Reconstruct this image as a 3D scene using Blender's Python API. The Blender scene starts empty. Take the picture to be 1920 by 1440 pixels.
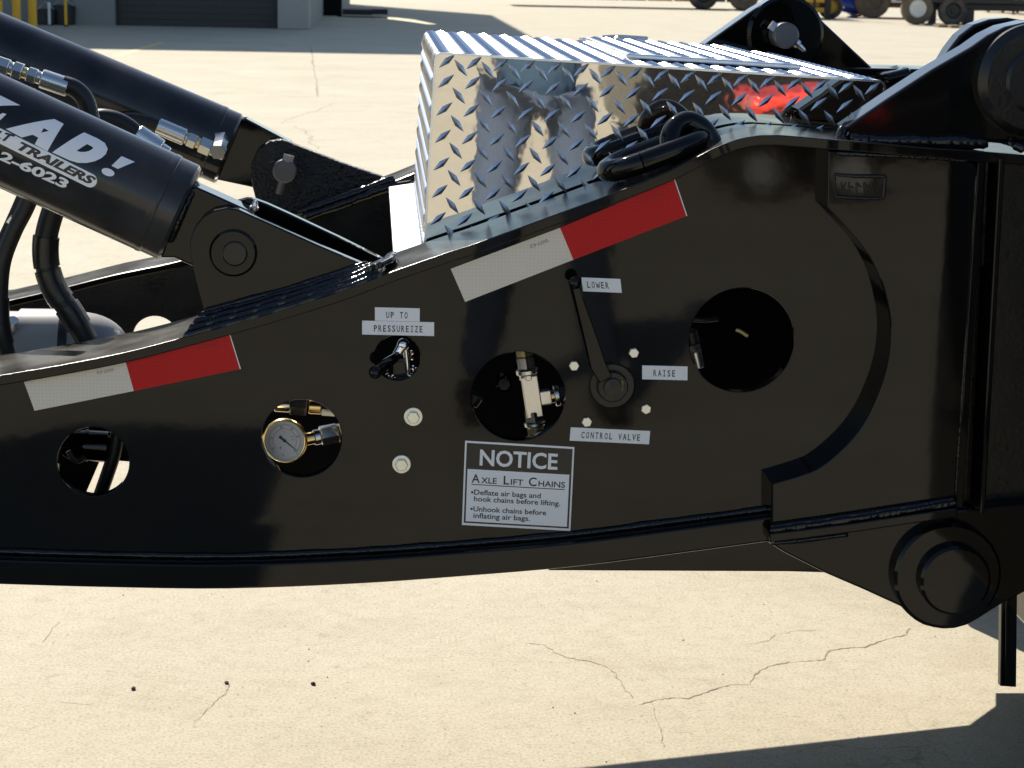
import bpy, bmesh, math, random
from mathutils import Vector, Matrix
random.seed(7)
R = math.radians
sc = bpy.context.scene
C = sc.collection

# ------------------------------------------------------------------ camera
FPX = 3850.0                                   # focal length in pixels of a 1920 px wide frame
PITCH, YAW, ROLL = R(11.7), R(3.74), R(1.2)
CAM = Vector((0.0, -2.668, 1.30))
FW = Vector((math.sin(YAW)*math.cos(PITCH), math.cos(YAW)*math.cos(PITCH), -math.sin(PITCH)))
_r0 = Vector((math.cos(YAW), -math.sin(YAW), 0.0))
_u0 = _r0.cross(FW)
RT = _r0*math.cos(ROLL) + _u0*math.sin(ROLL)
UP = _u0*math.cos(ROLL) - _r0*math.sin(ROLL)
cd = bpy.data.cameras.new('camera')
cd.sensor_width = 36.0
cd.lens = FPX/1920*36
cd.clip_start, cd.clip_end = 0.05, 2000
cam = bpy.data.objects.new('camera', cd)
M = Matrix((RT, UP, -FW)).transposed().to_4x4()
M.translation = CAM
cam.matrix_world = M
C.objects.link(cam)
sc.camera = cam
cd.dof.use_dof = True
cd.dof.focus_distance = 2.85
cd.dof.aperture_fstop = 22

# ------------------------------------------------------------------ sky, sun, exposure
SUN = Vector((-0.45, 1.10, 1.0)).normalized()
w = bpy.data.worlds.new('World'); sc.world = w; w.use_nodes = True
wn = w.node_tree; wn.nodes.clear()
sky = wn.nodes.new('ShaderNodeTexSky'); sky.sky_type = 'NISHITA'; sky.sun_disc = False
sky.sun_elevation = math.asin(SUN.z)
sky.sun_rotation = math.atan2(SUN.x, SUN.y)
sky.air_density = 1.0; sky.dust_density = 0.6; sky.ozone_density = 1.2
bg = wn.nodes.new('ShaderNodeBackground'); bg.inputs[1].default_value = 0.09
wo = wn.nodes.new('ShaderNodeOutputWorld')
wn.links.new(sky.outputs[0], bg.inputs[0]); wn.links.new(bg.outputs[0], wo.inputs[0])
sd = bpy.data.lights.new('sun', 'SUN'); sd.energy = 4.5; sd.angle = R(0.53); sd.color = (1.0, 0.93, 0.82)
sun = bpy.data.objects.new('sun', sd); sun.rotation_mode = 'QUATERNION'
sun.rotation_quaternion = SUN.to_track_quat('Z', 'Y'); sun.location = (-6, 14, 16)
C.objects.link(sun)
vs = sc.view_settings
vs.view_transform = 'Standard'; vs.look = 'None'; vs.exposure = 0.65; vs.gamma = 1.0; vs.use_curve_mapping = False
sc.cycles.max_bounces = 8; sc.cycles.glossy_bounces = 5; sc.cycles.caustics_reflective = False

# ------------------------------------------------------------------ helpers: a sight line met with a plane
def ray(px, py):
    return (FW + RT*((px-960)/FPX) + UP*((720-py)/FPX))
def P(px, py, Y):
    d = ray(px, py); return CAM + d*((Y-CAM.y)/d.y)
def G(px, py, Z=0.0):
    d = ray(px, py); return CAM + d*((Z-CAM.z)/d.z)
def XZ(pts, Y):
    return [(p.x, p.z) for p in (P(a, b, Y) for a, b in pts)]
def crom(pts, n=6):
    pts = [Vector(p) for p in pts]
    if len(pts) < 3: return pts
    q = [pts[0]*2-pts[1]] + pts + [pts[-1]*2-pts[-2]]
    out = []
    for i in range(1, len(q)-2):
        a, b, c, d = q[i-1:i+3]
        for k in range(n):
            t = k/n
            out.append(0.5*((2*b)+(c-a)*t+(2*a-5*b+4*c-d)*t*t+(3*b-a-3*c+d)*t**3))
    out.append(pts[-1]); return out
def circ(cx, cy, r, n=48, ry=None):
    ry = ry or r
    return [(cx+r*math.cos(2*math.pi*k/n), cy+ry*math.sin(2*math.pi*k/n)) for k in range(n)]

# ------------------------------------------------------------------ materials
MATS = {}
def mat(name, col, rough=0.5, metal=0.0, spec=0.5, noise=0.0, nscale=20, bump=0.0, bscale=60, bdist=0.001,
        col2=None, coat=0.0, rvar=0.0, ndetail=4, emit=0):
    m = bpy.data.materials.new(name); m.use_nodes = True
    nt = m.node_tree; b = nt.nodes['Principled BSDF']
    b.inputs['Base Color'].default_value = (*col, 1); b.inputs['Roughness'].default_value = rough
    b.inputs['Metallic'].default_value = metal; b.inputs['Specular IOR Level'].default_value = spec
    if coat: b.inputs['Coat Weight'].default_value = coat; b.inputs['Coat Roughness'].default_value = 0.05
    tc = nt.nodes.new('ShaderNodeTexCoord')
    if col2 or rvar:
        n = nt.nodes.new('ShaderNodeTexNoise'); n.inputs['Scale'].default_value = nscale; n.inputs['Detail'].default_value = ndetail
        nt.links.new(tc.outputs['Object'], n.inputs['Vector'])
        if col2:
            r = nt.nodes.new('ShaderNodeValToRGB')
            r.color_ramp.elements[0].color = (*col, 1); r.color_ramp.elements[1].color = (*col2, 1)
            r.color_ramp.elements[0].position = 0.35; r.color_ramp.elements[1].position = 0.68
            nt.links.new(n.outputs['Fac'], r.inputs[0]); nt.links.new(r.outputs[0], b.inputs['Base Color'])
        if rvar:
            mr = nt.nodes.new('ShaderNodeMapRange'); mr.inputs['From Min'].default_value = 0.3; mr.inputs['From Max'].default_value = 0.7
            mr.inputs['To Min'].default_value = rough; mr.inputs['To Max'].default_value = rough+rvar
            nt.links.new(n.outputs['Fac'], mr.inputs[0]); nt.links.new(mr.outputs[0], b.inputs['Roughness'])
    if bump:
        n2 = nt.nodes.new('ShaderNodeTexNoise'); n2.inputs['Scale'].default_value = bscale; n2.inputs['Detail'].default_value = 3
        nt.links.new(tc.outputs['Object'], n2.inputs['Vector'])
        bp = nt.nodes.new('ShaderNodeBump'); bp.inputs['Strength'].default_value = bump; bp.inputs['Distance'].default_value = bdist
        nt.links.new(n2.outputs['Fac'], bp.inputs['Height']); nt.links.new(bp.outputs[0], b.inputs['Normal'])
    MATS[name] = m
    return m
mat('black_paint', (0.0028, 0.0027, 0.0028), 0.028, spec=0.33, bump=0.10, bscale=16, bdist=0.0010, rvar=0.035, nscale=5, col2=(0.0046, 0.0042, 0.0036))
mat('black_paint_rough', (0.007, 0.007, 0.0075), 0.22, spec=0.45, bump=0.35, bscale=160, bdist=0.001, rvar=0.12, nscale=20)
mat('weld_paint', (0.007, 0.007, 0.008), 0.13, spec=0.5, bump=0.35, bscale=110, bdist=0.003)
mat('flange_paint', (0.020, 0.018, 0.014), 0.12, spec=0.5, bump=0.10, bscale=45, bdist=0.0012, rvar=0.14, nscale=9, col2=(0.050, 0.044, 0.034))
mat('dusty_paint', (0.012, 0.012, 0.0135), 0.10, spec=0.45, bump=0.06, bscale=30, bdist=0.001, rvar=0.16, nscale=9, col2=(0.042, 0.039, 0.038))
mat('tread_aluminium', (0.76, 0.735, 0.69), 0.012, metal=1, bump=0.20, bscale=13, bdist=0.0010, rvar=0.02, nscale=14)
mat('sheet_aluminium', (0.88, 0.88, 0.88), 0.33, metal=1, bump=0.15, bscale=300, bdist=0.0005)
mat('lug_aluminium', (0.84, 0.85, 0.87), 0.30, metal=1)
mat('wrap_aluminium', (0.86, 0.86, 0.86), 0.24, metal=1, bump=0.2, bscale=40, bdist=0.001, rvar=0.12, nscale=20)
mat('cast_paint', (0.008, 0.008, 0.009), 0.20, spec=0.5, bump=1.0, bscale=170, bdist=0.006)
mat('zinc', (0.68, 0.67, 0.64), 0.27, metal=1, bump=0.15, bscale=400, bdist=0.0005)
mat('zinc_yellow', (0.78, 0.66, 0.34), 0.30, metal=1, bump=0.2, bscale=300, bdist=0.0005)
mat('bolt_zinc', (0.86, 0.85, 0.74), 0.38, metal=0.85, bump=0.3, bscale=300, bdist=0.0006)
mat('brass', (0.80, 0.55, 0.22), 0.20, metal=1)
mat('chrome', (0.82, 0.82, 0.83), 0.10, metal=1)
mat('steel_pin', (0.16, 0.15, 0.155), 0.42, metal=0.6, bump=0.3, bscale=150, bdist=0.0006)
mat('rubber', (0.016, 0.016, 0.016), 0.42, spec=0.4, bump=0.25, bscale=120, bdist=0.0008)
mat('hose_sleeve', (0.012, 0.012, 0.013), 0.30, spec=0.5, bump=0.3, bscale=80, bdist=0.0015)
mat('grey_paint', (0.44, 0.41, 0.37), 0.34, spec=0.5, bump=0.12, bscale=40, bdist=0.001, col2=(0.43, 0.40, 0.36), nscale=18)
mat('sticker_white', (0.90, 0.90, 0.91), 0.30, spec=0.4)
mat('sticker_black', (0.012, 0.011, 0.012), 0.22, spec=0.45)
mat('label_white', (0.90, 0.90, 0.90), 0.38, spec=0.4)
mat('ink', (0.012, 0.012, 0.013), 0.5)
mat('faint_ink', (0.16, 0.14, 0.12), 0.5)
mat('red_ink', (0.45, 0.10, 0.08), 0.5)
mat('red_ink_dark', (0.22, 0.015, 0.015), 0.5)
mat('decal_white', (0.90, 0.90, 0.92), 0.32, spec=0.4)
mat('dial_white', (0.52, 0.50, 0.48), 0.45)
mat('gauge_glass', (0.60, 0.59, 0.57), 0.08)
mat('pebble_dark', (0.03, 0.03, 0.03), 0.7, bump=0.5, bscale=300)
mat('yellow_paint', (0.80, 0.45, 0.012), 0.40, col2=(0.70, 0.38, 0.015), nscale=3)
mat('wall_paint', (0.22, 0.225, 0.215), 0.75, col2=(0.26, 0.26, 0.245), nscale=1.2)
mat('pier_paint', (0.34, 0.33, 0.30), 0.75, col2=(0.38, 0.37, 0.34), nscale=1.4)
mat('door_dark', (0.020, 0.021, 0.024), 0.45)
mat('interior_shade', (0.010, 0.010, 0.010), 0.9, spec=0.08)  # shade inside the rail holes and the bay, put into the colour
mat('roof_grey', (0.25, 0.25, 0.25), 0.8)
mat('pipe_white', (0.75, 0.75, 0.74), 0.4)
mat('line_paint', (0.76, 0.58, 0.22), 0.7, col2=(0.60, 0.50, 0.30), nscale=6)
mat('tyre', (0.030, 0.027, 0.024), 0.8, col2=(0.12, 0.10, 0.075), nscale=5)
mat('tyre_dusty', (0.16, 0.125, 0.085), 0.85, col2=(0.10, 0.08, 0.055), nscale=5)
mat('hub_white', (0.70, 0.69, 0.65), 0.5)
mat('chassis_dark', (0.018, 0.017, 0.017), 0.55)
mat('machine_yellow', (0.60, 0.34, 0.03), 0.45)
mat('machine_blue', (0.010, 0.035, 0.30), 0.25, coat=0.4)
mat('machine_red', (0.42, 0.030, 0.025), 0.40)
mat('body_red', (0.62, 0.035, 0.02), 0.35, coat=0.3)
mat('body_white', (0.72, 0.70, 0.67), 0.4)
mat('crate_teal', (0.12, 0.20, 0.20), 0.5)
mat('wood', (0.26, 0.19, 0.12), 0.8, col2=(0.17, 0.125, 0.08), nscale=8)
mat('denim', (0.075, 0.10, 0.15), 0.85, bump=0.3, bscale=200)
mat('shirt', (0.06, 0.11, 0.17), 0.85, bump=0.3, bscale=60)
mat('skin', (0.52, 0.31, 0.22), 0.5)
mat('hair', (0.05, 0.035, 0.02), 0.6)
mat('shoe', (0.06, 0.045, 0.03), 0.6)
mat('camera_black', (0.02, 0.02, 0.02), 0.4)

def tape_mat(name, col, col2):
    m = mat(name, col, 0.30, spec=0.25); nt = m.node_tree; b = nt.nodes['Principled BSDF']
    tc = nt.nodes.new('ShaderNodeTexCoord'); v = nt.nodes.new('ShaderNodeTexVoronoi'); v.feature = 'DISTANCE_TO_EDGE'
    v.inputs['Scale'].default_value = 210; v.inputs['Randomness'].default_value = 0.12
    r = nt.nodes.new('ShaderNodeValToRGB'); r.color_ramp.elements[0].color = (*col2, 1); r.color_ramp.elements[1].color = (*col, 1)
    r.color_ramp.elements[0].position = 0.02; r.color_ramp.elements[1].position = 0.12
    nt.links.new(tc.outputs['Object'], v.inputs['Vector']); nt.links.new(v.outputs['Distance'], r.inputs[0])
    nt.links.new(r.outputs[0], b.inputs['Base Color'])
tape_mat('tape_white', (0.78, 0.69, 0.57), (0.86, 0.78, 0.67))
tape_mat('tape_red', (0.56, 0.004, 0.008), (0.64, 0.012, 0.014))

def concrete():
    m = bpy.data.materials.new('concrete'); m.use_nodes = True; nt = m.node_tree; b = nt.nodes['Principled BSDF']
    L = nt.links.new
    tc = nt.nodes.new('ShaderNodeTexCoord')
    def noise(s, d=6, rough=0.6):
        n = nt.nodes.new('ShaderNodeTexNoise'); n.inputs['Scale'].default_value = s; n.inputs['Detail'].default_value = d
        n.inputs['Roughness'].default_value = rough; L(tc.outputs['Object'], n.inputs['Vector']); return n
    def ramp(src, stops):
        r = nt.nodes.new('ShaderNodeValToRGB'); e = r.color_ramp.elements
        while len(e) < len(stops): e.new(0.5)
        for k, (p, c) in enumerate(stops): e[k].position = p; e[k].color = (*c, 1)
        L(src, r.inputs[0]); return r
    def mix(kind, f, a, bb):
        x = nt.nodes.new('ShaderNodeMix'); x.data_type = 'RGBA'; x.blend_type = kind
        if hasattr(f, 'links'): L(f, x.inputs[0])
        else: x.inputs[0].default_value = f
        L(a, x.inputs[6]); L(bb, x.inputs[7]); return x.outputs[2]
    big = ramp(noise(0.9, 8, 0.68).outputs['Fac'], [(0.28, (0.455, 0.405, 0.300)), (0.52, (0.508, 0.456, 0.345)), (0.78, (0.550, 0.500, 0.395))])
    mid = ramp(noise(24, 8, 0.72).outputs['Fac'], [(0.28, (0.87, 0.86, 0.835)), (0.5, (1, 1, 1)), (0.74, (1.07, 1.07, 1.07))])
    fine = ramp(noise(170, 3, 0.7).outputs['Fac'], [(0.27, (0.60, 0.58, 0.54)), (0.47, (1, 1, 1)), (0.72, (1.20, 1.19, 1.15))])
    c = mix('MULTIPLY', 1.0, big.outputs[0], mid.outputs[0])
    c = mix('MULTIPLY', 1.0, c, fine.outputs[0])
    # grit: little dark and pale stones in the worn surface
    v = nt.nodes.new('ShaderNodeTexVoronoi'); v.inputs['Scale'].default_value = 75; L(tc.outputs['Object'], v.inputs['Vector'])
    g = ramp(v.outputs['Distance'], [(0.10, (0.60, 0.57, 0.52)), (0.22, (1, 1, 1))])
    pick = ramp(noise(38, 2).outputs['Fac'], [(0.60, (0, 0, 0)), (0.68, (1, 1, 1))])
    c = mix('MULTIPLY', pick.outputs[0], c, g.outputs[0])
    # hairline crazing
    dn = noise(3.0, 5); ad = nt.nodes.new('ShaderNodeMixRGB'); ad.blend_type = 'ADD'; ad.inputs[0].default_value = 0.45
    L(tc.outputs['Object'], ad.inputs[1]); L(dn.outputs['Color'], ad.inputs[2])
    cv = nt.nodes.new('ShaderNodeTexVoronoi'); cv.feature = 'DISTANCE_TO_EDGE'; cv.inputs['Scale'].default_value = 0.9
    L(ad.outputs[0], cv.inputs['Vector'])
    cr = ramp(cv.outputs['Distance'], [(0.0, (0.60, 0.56, 0.50)), (0.0045, (1, 1, 1))])
    gate = ramp(noise(1.3, 3).outputs['Fac'], [(0.48, (0, 0, 0)), (0.60, (0.7, 0.7, 0.7))])
    c = mix('MULTIPLY', gate.outputs[0], c, cr.outputs[0])
    # oil and tyre stains
    st = ramp(noise(3.1, 5, 0.6).outputs['Fac'], [(0.52, (1, 1, 1)), (0.70, (0.78, 0.745, 0.68))])
    c = mix('MULTIPLY', 0.4, c, st.outputs[0])
    sp = ramp(noise(21, 4, 0.7).outputs['Fac'], [(0.62, (1, 1, 1)), (0.74, (0.70, 0.66, 0.60))])
    c = mix('MULTIPLY', 0.8, c, sp.outputs[0])
    L(c, b.inputs['Base Color']); b.inputs['Roughness'].default_value = 0.82; b.inputs['Specular IOR Level'].default_value = 0.25
    bp = nt.nodes.new('ShaderNodeBump'); bp.inputs['Strength'].default_value = 0.22; bp.inputs['Distance'].default_value = 0.002
    L(noise(260, 4, 0.75).outputs['Fac'], bp.inputs['Height']); L(bp.outputs[0], b.inputs['Normal'])
    MATS['concrete'] = m
concrete()
mat('crack_dirt', (0.20, 0.165, 0.115), 0.9, col2=(0.44, 0.385, 0.28), nscale=55)
mat('grit', (0.33, 0.28, 0.20), 0.9, col2=(0.62, 0.56, 0.45), nscale=60)
mat('stain_brown', (0.34, 0.27, 0.18), 0.85, col2=(0.42, 0.35, 0.25), nscale=30)
mat('puddle_water', (0.02, 0.025, 0.03), 0.05, spec=0.8)

# ------------------------------------------------------------------ mesh building
class MB:
    def __init__(s): s.v = []; s.f = []; s.m = []; s.mats = []
    def mi(s, name):
        if name not in s.mats: s.mats.append(name)
        return s.mats.index(name)
    def add(s, vs, fs, m):
        o = len(s.v); k = s.mi(m)
        s.v += [Vector(v) for v in vs]
        for f in fs: s.f.append([i+o for i in f]); s.m.append(k)
    def box(s, c, d, m, rot=None):
        c = Vector(c); hx, hy, hz = d[0]/2, d[1]/2, d[2]/2
        vs = [Vector((x, y, z)) for x in (-hx, hx) for y in (-hy, hy) for z in (-hz, hz)]
        if rot: vs = [rot @ v for v in vs]
        s.add([c+v for v in vs], [(0, 1, 3, 2), (4, 6, 7, 5), (0, 4, 5, 1), (2, 3, 7, 6), (0, 2, 6, 4), (1, 5, 7, 3)], m)
    def tube(s, pts, r, m, n=16, cap=True, flat=None):
        pts = [Vector(p) for p in pts]; N = len(pts)
        rr = r if isinstance(r, (list, tuple)) else [r]*N
        t0 = (pts[1]-pts[0]).normalized()
        a = Vector((0, 0, 1)) if abs(t0.z) < 0.9 else Vector((1, 0, 0))
        nx = t0.cross(a).normalized(); vs = []
        for i in range(N):
            t = (pts[min(i+1, N-1)]-pts[max(i-1, 0)]).normalized()
            nx = (nx - t*nx.dot(t)).normalized(); ny = t.cross(nx)
            for k in range(n):
                q = 2*math.pi*k/n
                vs.append(pts[i] + (nx*math.cos(q)+ny*math.sin(q))*rr[i])
        fs = [(i*n+k, i*n+(k+1) % n, (i+1)*n+(k+1) % n, (i+1)*n+k) for i in range(N-1) for k in range(n)]
        if cap: fs += [tuple(reversed(range(n))), tuple(range((N-1)*n, N*n))]
        s.add(vs, fs, m)
    def lathe(s, prof, o, ax, m, n=32, cap=True, ref=None):
        # prof: list of (distance along ax, radius)
        ax = Vector(ax).normalized(); o = Vector(o)
        a = ref or (Vector((0, 0, 1)) if abs(ax.z) < 0.9 else Vector((1, 0, 0)))
        nx = ax.cross(a).normalized(); ny = ax.cross(nx); vs = []
        for d, r in prof:
            for k in range(n):
                q = 2*math.pi*k/n
                vs.append(o + ax*d + (nx*math.cos(q)+ny*math.sin(q))*max(r, 1e-5))
        N = len(prof)
        fs = [(i*n+k, (i+1)*n+k, (i+1)*n+(k+1) % n, i*n+(k+1) % n) for i in range(N-1) for k in range(n)]
        if cap: fs += [tuple(range(n)), tuple(reversed(range((N-1)*n, N*n)))]
        s.add(vs, fs, m)
    def poly(s, pts, m): s.add(pts, [tuple(range(len(pts)))], m)
    def mesh(s, name, smooth=None):
        me = bpy.data.meshes.new(name); me.from_pydata([tuple(v) for v in s.v], [], s.f)
        for x in s.mats: me.materials.append(MATS[x])
        me.polygons.foreach_set('material_index', s.m)
        bm = bmesh.new(); bm.from_mesh(me); bmesh.ops.recalc_face_normals(bm, faces=bm.faces[:]); bm.to_mesh(me); bm.free()
        if smooth is not None:
            me.polygons.foreach_set('use_smooth', [True]*len(me.polygons)); me.set_sharp_from_angle(angle=R(smooth))
        me.update(); return me
def link(name, me, parent=None):
    o = bpy.data.objects.new(name, me); C.objects.link(o)
    if parent is not None: adopt(o, parent)
    return o
def adopt(o, parent):
    o.parent = parent
    wm = Matrix.Identity(4); p = parent
    while p is not None: wm = p.matrix_basis.copy() if p.parent is None else wm; p = p.parent
    o.matrix_parent_inverse = wm.inverted() if parent.parent is None else Matrix.Identity(4)
def toppaint(o, m='flange_paint', lim=0.6):
    """gives the faces that look up a paler tan paint"""
    o.data.materials.append(MATS[m]); k = len(o.data.materials)-1
    for p in o.data.polygons:
        if p.normal.z > lim: p.material_index = k
    return o
def build(mb, name, parent=None, smooth=35, bevel=0, seg=2):
    o = link(name, mb.mesh(name, smooth), parent)
    if bevel:
        md = o.modifiers.new('bevel', 'BEVEL'); md.width = bevel; md.segments = seg; md.limit_method = 'ANGLE'; md.angle_limit = R(40)
        md.harden_normals = smooth is not None
    return o
def tag(o, label=None, cat=None, group=None, kind=None):
    if label: o['label'] = label
    if cat: o['category'] = cat
    if group: o['group'] = group
    if kind: o['kind'] = kind
    return o
def root(name, loc, label, cat, group=None):
    o = bpy.data.objects.new(name, None); o.empty_display_size = 0.05; o.location = loc; C.objects.link(o)
    o.matrix_basis = Matrix.Translation(Vector(loc))
    return tag(o, label, cat, group)
def plate_mesh(name, outer, holes, y0, y1, m, bev=0.0):
    """flat plate in the XZ plane with holes, y0 (front) to y1, bevelled rims"""
    cu = bpy.data.curves.new('t', 'CURVE'); cu.dimensions = '2D'; cu.fill_mode = 'BOTH'
    for loop in [outer]+list(holes):
        sp = cu.splines.new('POLY'); sp.points.add(len(loop)-1); sp.use_cyclic_u = True
        for i, (x, z) in enumerate(loop): sp.points[i].co = (x, z, 0, 1)
    cu.extrude = abs(y1-y0)/2 - bev; cu.bevel_depth = bev; cu.bevel_resolution = 1; cu.offset = -bev
    o = bpy.data.objects.new('t', cu); C.objects.link(o)
    dg = bpy.context.evaluated_depsgraph_get()
    me = bpy.data.meshes.new_from_object(o.evaluated_get(dg))
    bpy.data.objects.remove(o); bpy.data.curves.remove(cu)
    me.name = name
    yc = (y0+y1)/2
    for v in me.vertices: x, z, d = v.co; v.co = (x, yc-d, z)
    bm = bmesh.new(); bm.from_mesh(me); bmesh.ops.remove_doubles(bm, verts=bm.verts[:], dist=1e-6)
    bmesh.ops.recalc_face_normals(bm, faces=bm.faces[:]); bm.to_mesh(me); bm.free()
    me.materials.clear(); me.materials.append(MATS[m])
    me.polygons.foreach_set('use_smooth', [True]*len(me.polygons)); me.set_sharp_from_angle(angle=R(14))
    return me
def plate(name, outer, holes, y0, y1, m, parent, bev=0.0015):
    return link(name, plate_mesh(name, outer, holes, y0, y1, m, bev), parent)
def strip_loop(top, th):
    """closed loop from an (x,z) polyline: the line itself and its copy lowered by th along the normal"""
    low = []
    for i, p in enumerate(top):
        a = Vector(top[max(i-1, 0)]); b = Vector(top[min(i+1, len(top)-1)]); t = (b-a).normalized()
        low.append((p[0]+t[1]*th, p[1]-t[0]*th))
    return [tuple(p) for p in top] + [tuple(p) for p in reversed(low)]
def bead(mb, pts, r, m='weld_paint', pitch=0.006, flat=1.0):
    """a weld bead: rippled tube along a path"""
    pts = [Vector(p) for p in pts]; out = []; rr = []; acc = 0.0; ph0 = random.uniform(0, 6)
    for a, b in zip(pts, pts[1:]):
        L = (b-a).length; n = max(1, int(L/(pitch/3)))
        for k in range(n):
            out.append(a.lerp(b, k/n) + Vector((random.uniform(-1, 1), random.uniform(-1, 1), random.uniform(-1, 1)))*r*0.08)
            rr.append(r*(.92+.16*math.sin((acc+L*k/n)*61+ph0)*math.sin((acc+L*k/n)*23+ph0*2)+0.035*math.sin((acc+L*k/n)/pitch*2*math.pi+2*math.sin(acc*40))+random.uniform(-.02, .02)))
        acc += L
    out.append(pts[-1]); rr.append(r*0.7); rr[0] = r*0.7
    mb.tube(out, rr, m, n=12)
_tc = {}
def text2d(s, bold=0.0, shear=0.0, res=3, space=1.0):
    cu = bpy.data.curves.new('t', 'FONT'); cu.body = s; cu.size = 1; cu.offset = bold; cu.shear = shear
    cu.resolution_u = res; cu.space_character = space
    o = bpy.data.objects.new('t', cu); C.objects.link(o)
    me = bpy.data.meshes.new_from_object(o.evaluated_get(bpy.context.evaluated_depsgraph_get()))
    v = [(a.co.x, a.co.y) for a in me.vertices]; f = [tuple(p.vertices) for p in me.polygons]
    bpy.data.objects.remove(o); bpy.data.curves.remove(cu); bpy.data.meshes.remove(me)
    return v, f
CAPH = max(y for x, y in text2d('H')[0])
def put_text(mb, s, x0, x1, base, cap, fn, m, bold=0.0, shear=0.0, space=1.0, res=3):
    """text fitted between x0 and x1 of a flat sheet (y up), mapped to space by fn(x, y)"""
    v, f = text2d(s, bold, shear, res, space)
    a = min(x for x, y in v); b = max(x for x, y in v); k = (x1-x0)/(b-a); h = cap/CAPH
    mb.add([fn(x0+(x-a)*k, base+y*h) for x, y in v], f, m)
def frame(tl, tr, bl, lift):
    """sheet coordinates: u right 0..1, v down 0..1, from three corners; lift towards the camera side"""
    U = tr-tl; V = bl-tl; n = U.cross(V).normalized()
    if n.y > 0: n = -n
    return lambda u, v, k=0: tl + U*u + V*v + n*(lift + 0.00025*k)
def G3(u): return u

# ================================================================== THE SETTING
gm = MB(); gm.poly([(-260, -120, 0), (260, -120, 0), (260, 420, 0), (-260, 420, 0)], 'concrete')
ground = tag(build(gm, 'ground', smooth=None), 'pale tan concrete yard slab with fine cracks', kind='structure')

def ribbon(name, pts, w, m, z=0.0008, jag=0.0, n=5):
    pts = [G(*p) for p in pts]
    fine = []
    for a, b in zip(pts, pts[1:]):
        for k in range(n):
            q = a.lerp(b, k/n); d = (b-a)
            nn = Vector((-d.y, d.x, 0)).normalized()
            fine.append(q + nn*random.uniform(-jag, jag)*min(1, d.length))
    fine.append(pts[-1]); vs = []
    for i, p in enumerate(fine):
        d = (fine[min(i+1, len(fine)-1)]-fine[max(i-1, 0)]); nn = Vector((-d.y, d.x, 0)).normalized()
        ww = w*(random.uniform(0.35, 1.25) if jag else 1.0)*(0.15 if jag and i in (0, len(fine)-1) else 1)
        vs += [(p.x+nn.x*ww/2, p.y+nn.y*ww/2, z), (p.x-nn.x*ww/2, p.y-nn.y*ww/2, z)]
    mb = MB(); mb.add(vs, [(2*i, 2*i+1, 2*i+3, 2*i+2) for i in range(len(fine)-1)], m)
    return build(mb, name, ground, smooth=None)
ribbon('crack', [(1195, 1322), (1232, 1312), (1265, 1308), (1290, 1310), (1320, 1300), (1345, 1290), (1372, 1284), (1405, 1283), (1416, 1264), (1440, 1250),
                 (1480, 1242), (1520, 1239), (1545, 1238), (1552, 1222), (1570, 1217), (1620, 1214), (1650, 1202), (1668, 1197), (1700, 1190), (1706, 1176)], 0.0030, 'crack_dirt', jag=0.06)
ribbon('crack', [(985, 1205), (1020, 1210), (1045, 1226), (1062, 1233), (1115, 1243), (1146, 1254), (1160, 1275), (1172, 1292), (1188, 1310)], 0.0022, 'crack_dirt', jag=0.06)
ribbon('crack', [(1222, 1318), (1228, 1345), (1236, 1362), (1240, 1390), (1247, 1402)], 0.0018, 'crack_dirt', jag=0.05)
ribbon('crack', [(1395, 1208), (1440, 1202), (1452, 1190), (1490, 1184), (1545, 1180)], 0.0015, 'crack_dirt', jag=0.05)
ribbon('crack', [(360, 1360), (390, 1330), (408, 1310), (424, 1300), (430, 1282)], 0.0014, 'crack_dirt', jag=0.05)
ribbon('crack', [(80, 1205), (95, 1180), (112, 1165)], 0.0014, 'crack_dirt', jag=0.05)
ribbon('crack', [(110, 1316), (140, 1319), (176, 1322)], 0.0018, 'crack_dirt', jag=0.04)
ribbon('crack', [(528, 232), (548, 222), (560, 217), (580, 212), (604, 205), (632, 193)], 0.011, 'crack_dirt', jag=0.05)
ribbon('crack', [(546, 236), (566, 243), (580, 250), (586, 266), (596, 280)], 0.011, 'crack_dirt', jag=0.06)
ribbon('crack', [(394, 178), (420, 174), (455, 173), (500, 176), (560, 183), (592, 183)], 0.012, 'crack_dirt', jag=0.04)
ribbon('joint', [(582, 84), (586, 110), (590, 135), (594, 158), (596, 184)], 0.022, 'crack_dirt', jag=0.012)
ribbon('joint', [(480, 111), (560, 112), (640, 114), (720, 116), (782, 119)], 0.014, 'crack_dirt', jag=0.010)
ribbon('painted_line', [(217, 105), (262, 92), (306, 79)], 0.115, 'line_paint')
ribbon('painted_line', [(1480, 30), (1560, 33)], 0.10, 'line_paint')
bm = bmesh.new(); rg = random.Random(3)
for k in range(150):
    x, y = rg.uniform(-.75, 1.35), rg.uniform(.45, 1.75); r_ = rg.choice((.0007, .0009, .0012, .0012, .0018))
    mt_ = bmesh.ops.create_icosphere(bm, subdivisions=0 if False else 1, radius=r_)
    for v in mt_['verts']: v.co = Vector((v.co.x*rg.uniform(.7, 1.3)+x, v.co.y*rg.uniform(.7, 1.3)+y, v.co.z*.7+r_*.5))
me = bpy.data.meshes.new('grit'); bm.to_mesh(me); bm.free(); me.materials.append(MATS['grit'])
tag(link('grit', me), 'fine sandy grit scattered over the sunlit concrete', 'grit', kind='stuff')
mb = MB(); pud = [(632, 29.5), (700, 31), (745, 33.5), (775, 37), (800, 42), (820, 46), (800, 45.5), (770, 41), (735, 36.5), (690, 33.6), (632, 31.6)]
mb.poly([(p.x, p.y, 0.003) for p in (G(*q) for q in pud)], 'puddle_water')
tag(build(mb, 'puddle', smooth=None), 'thin strip of standing water in the shade of the building', kind='structure')

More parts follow.
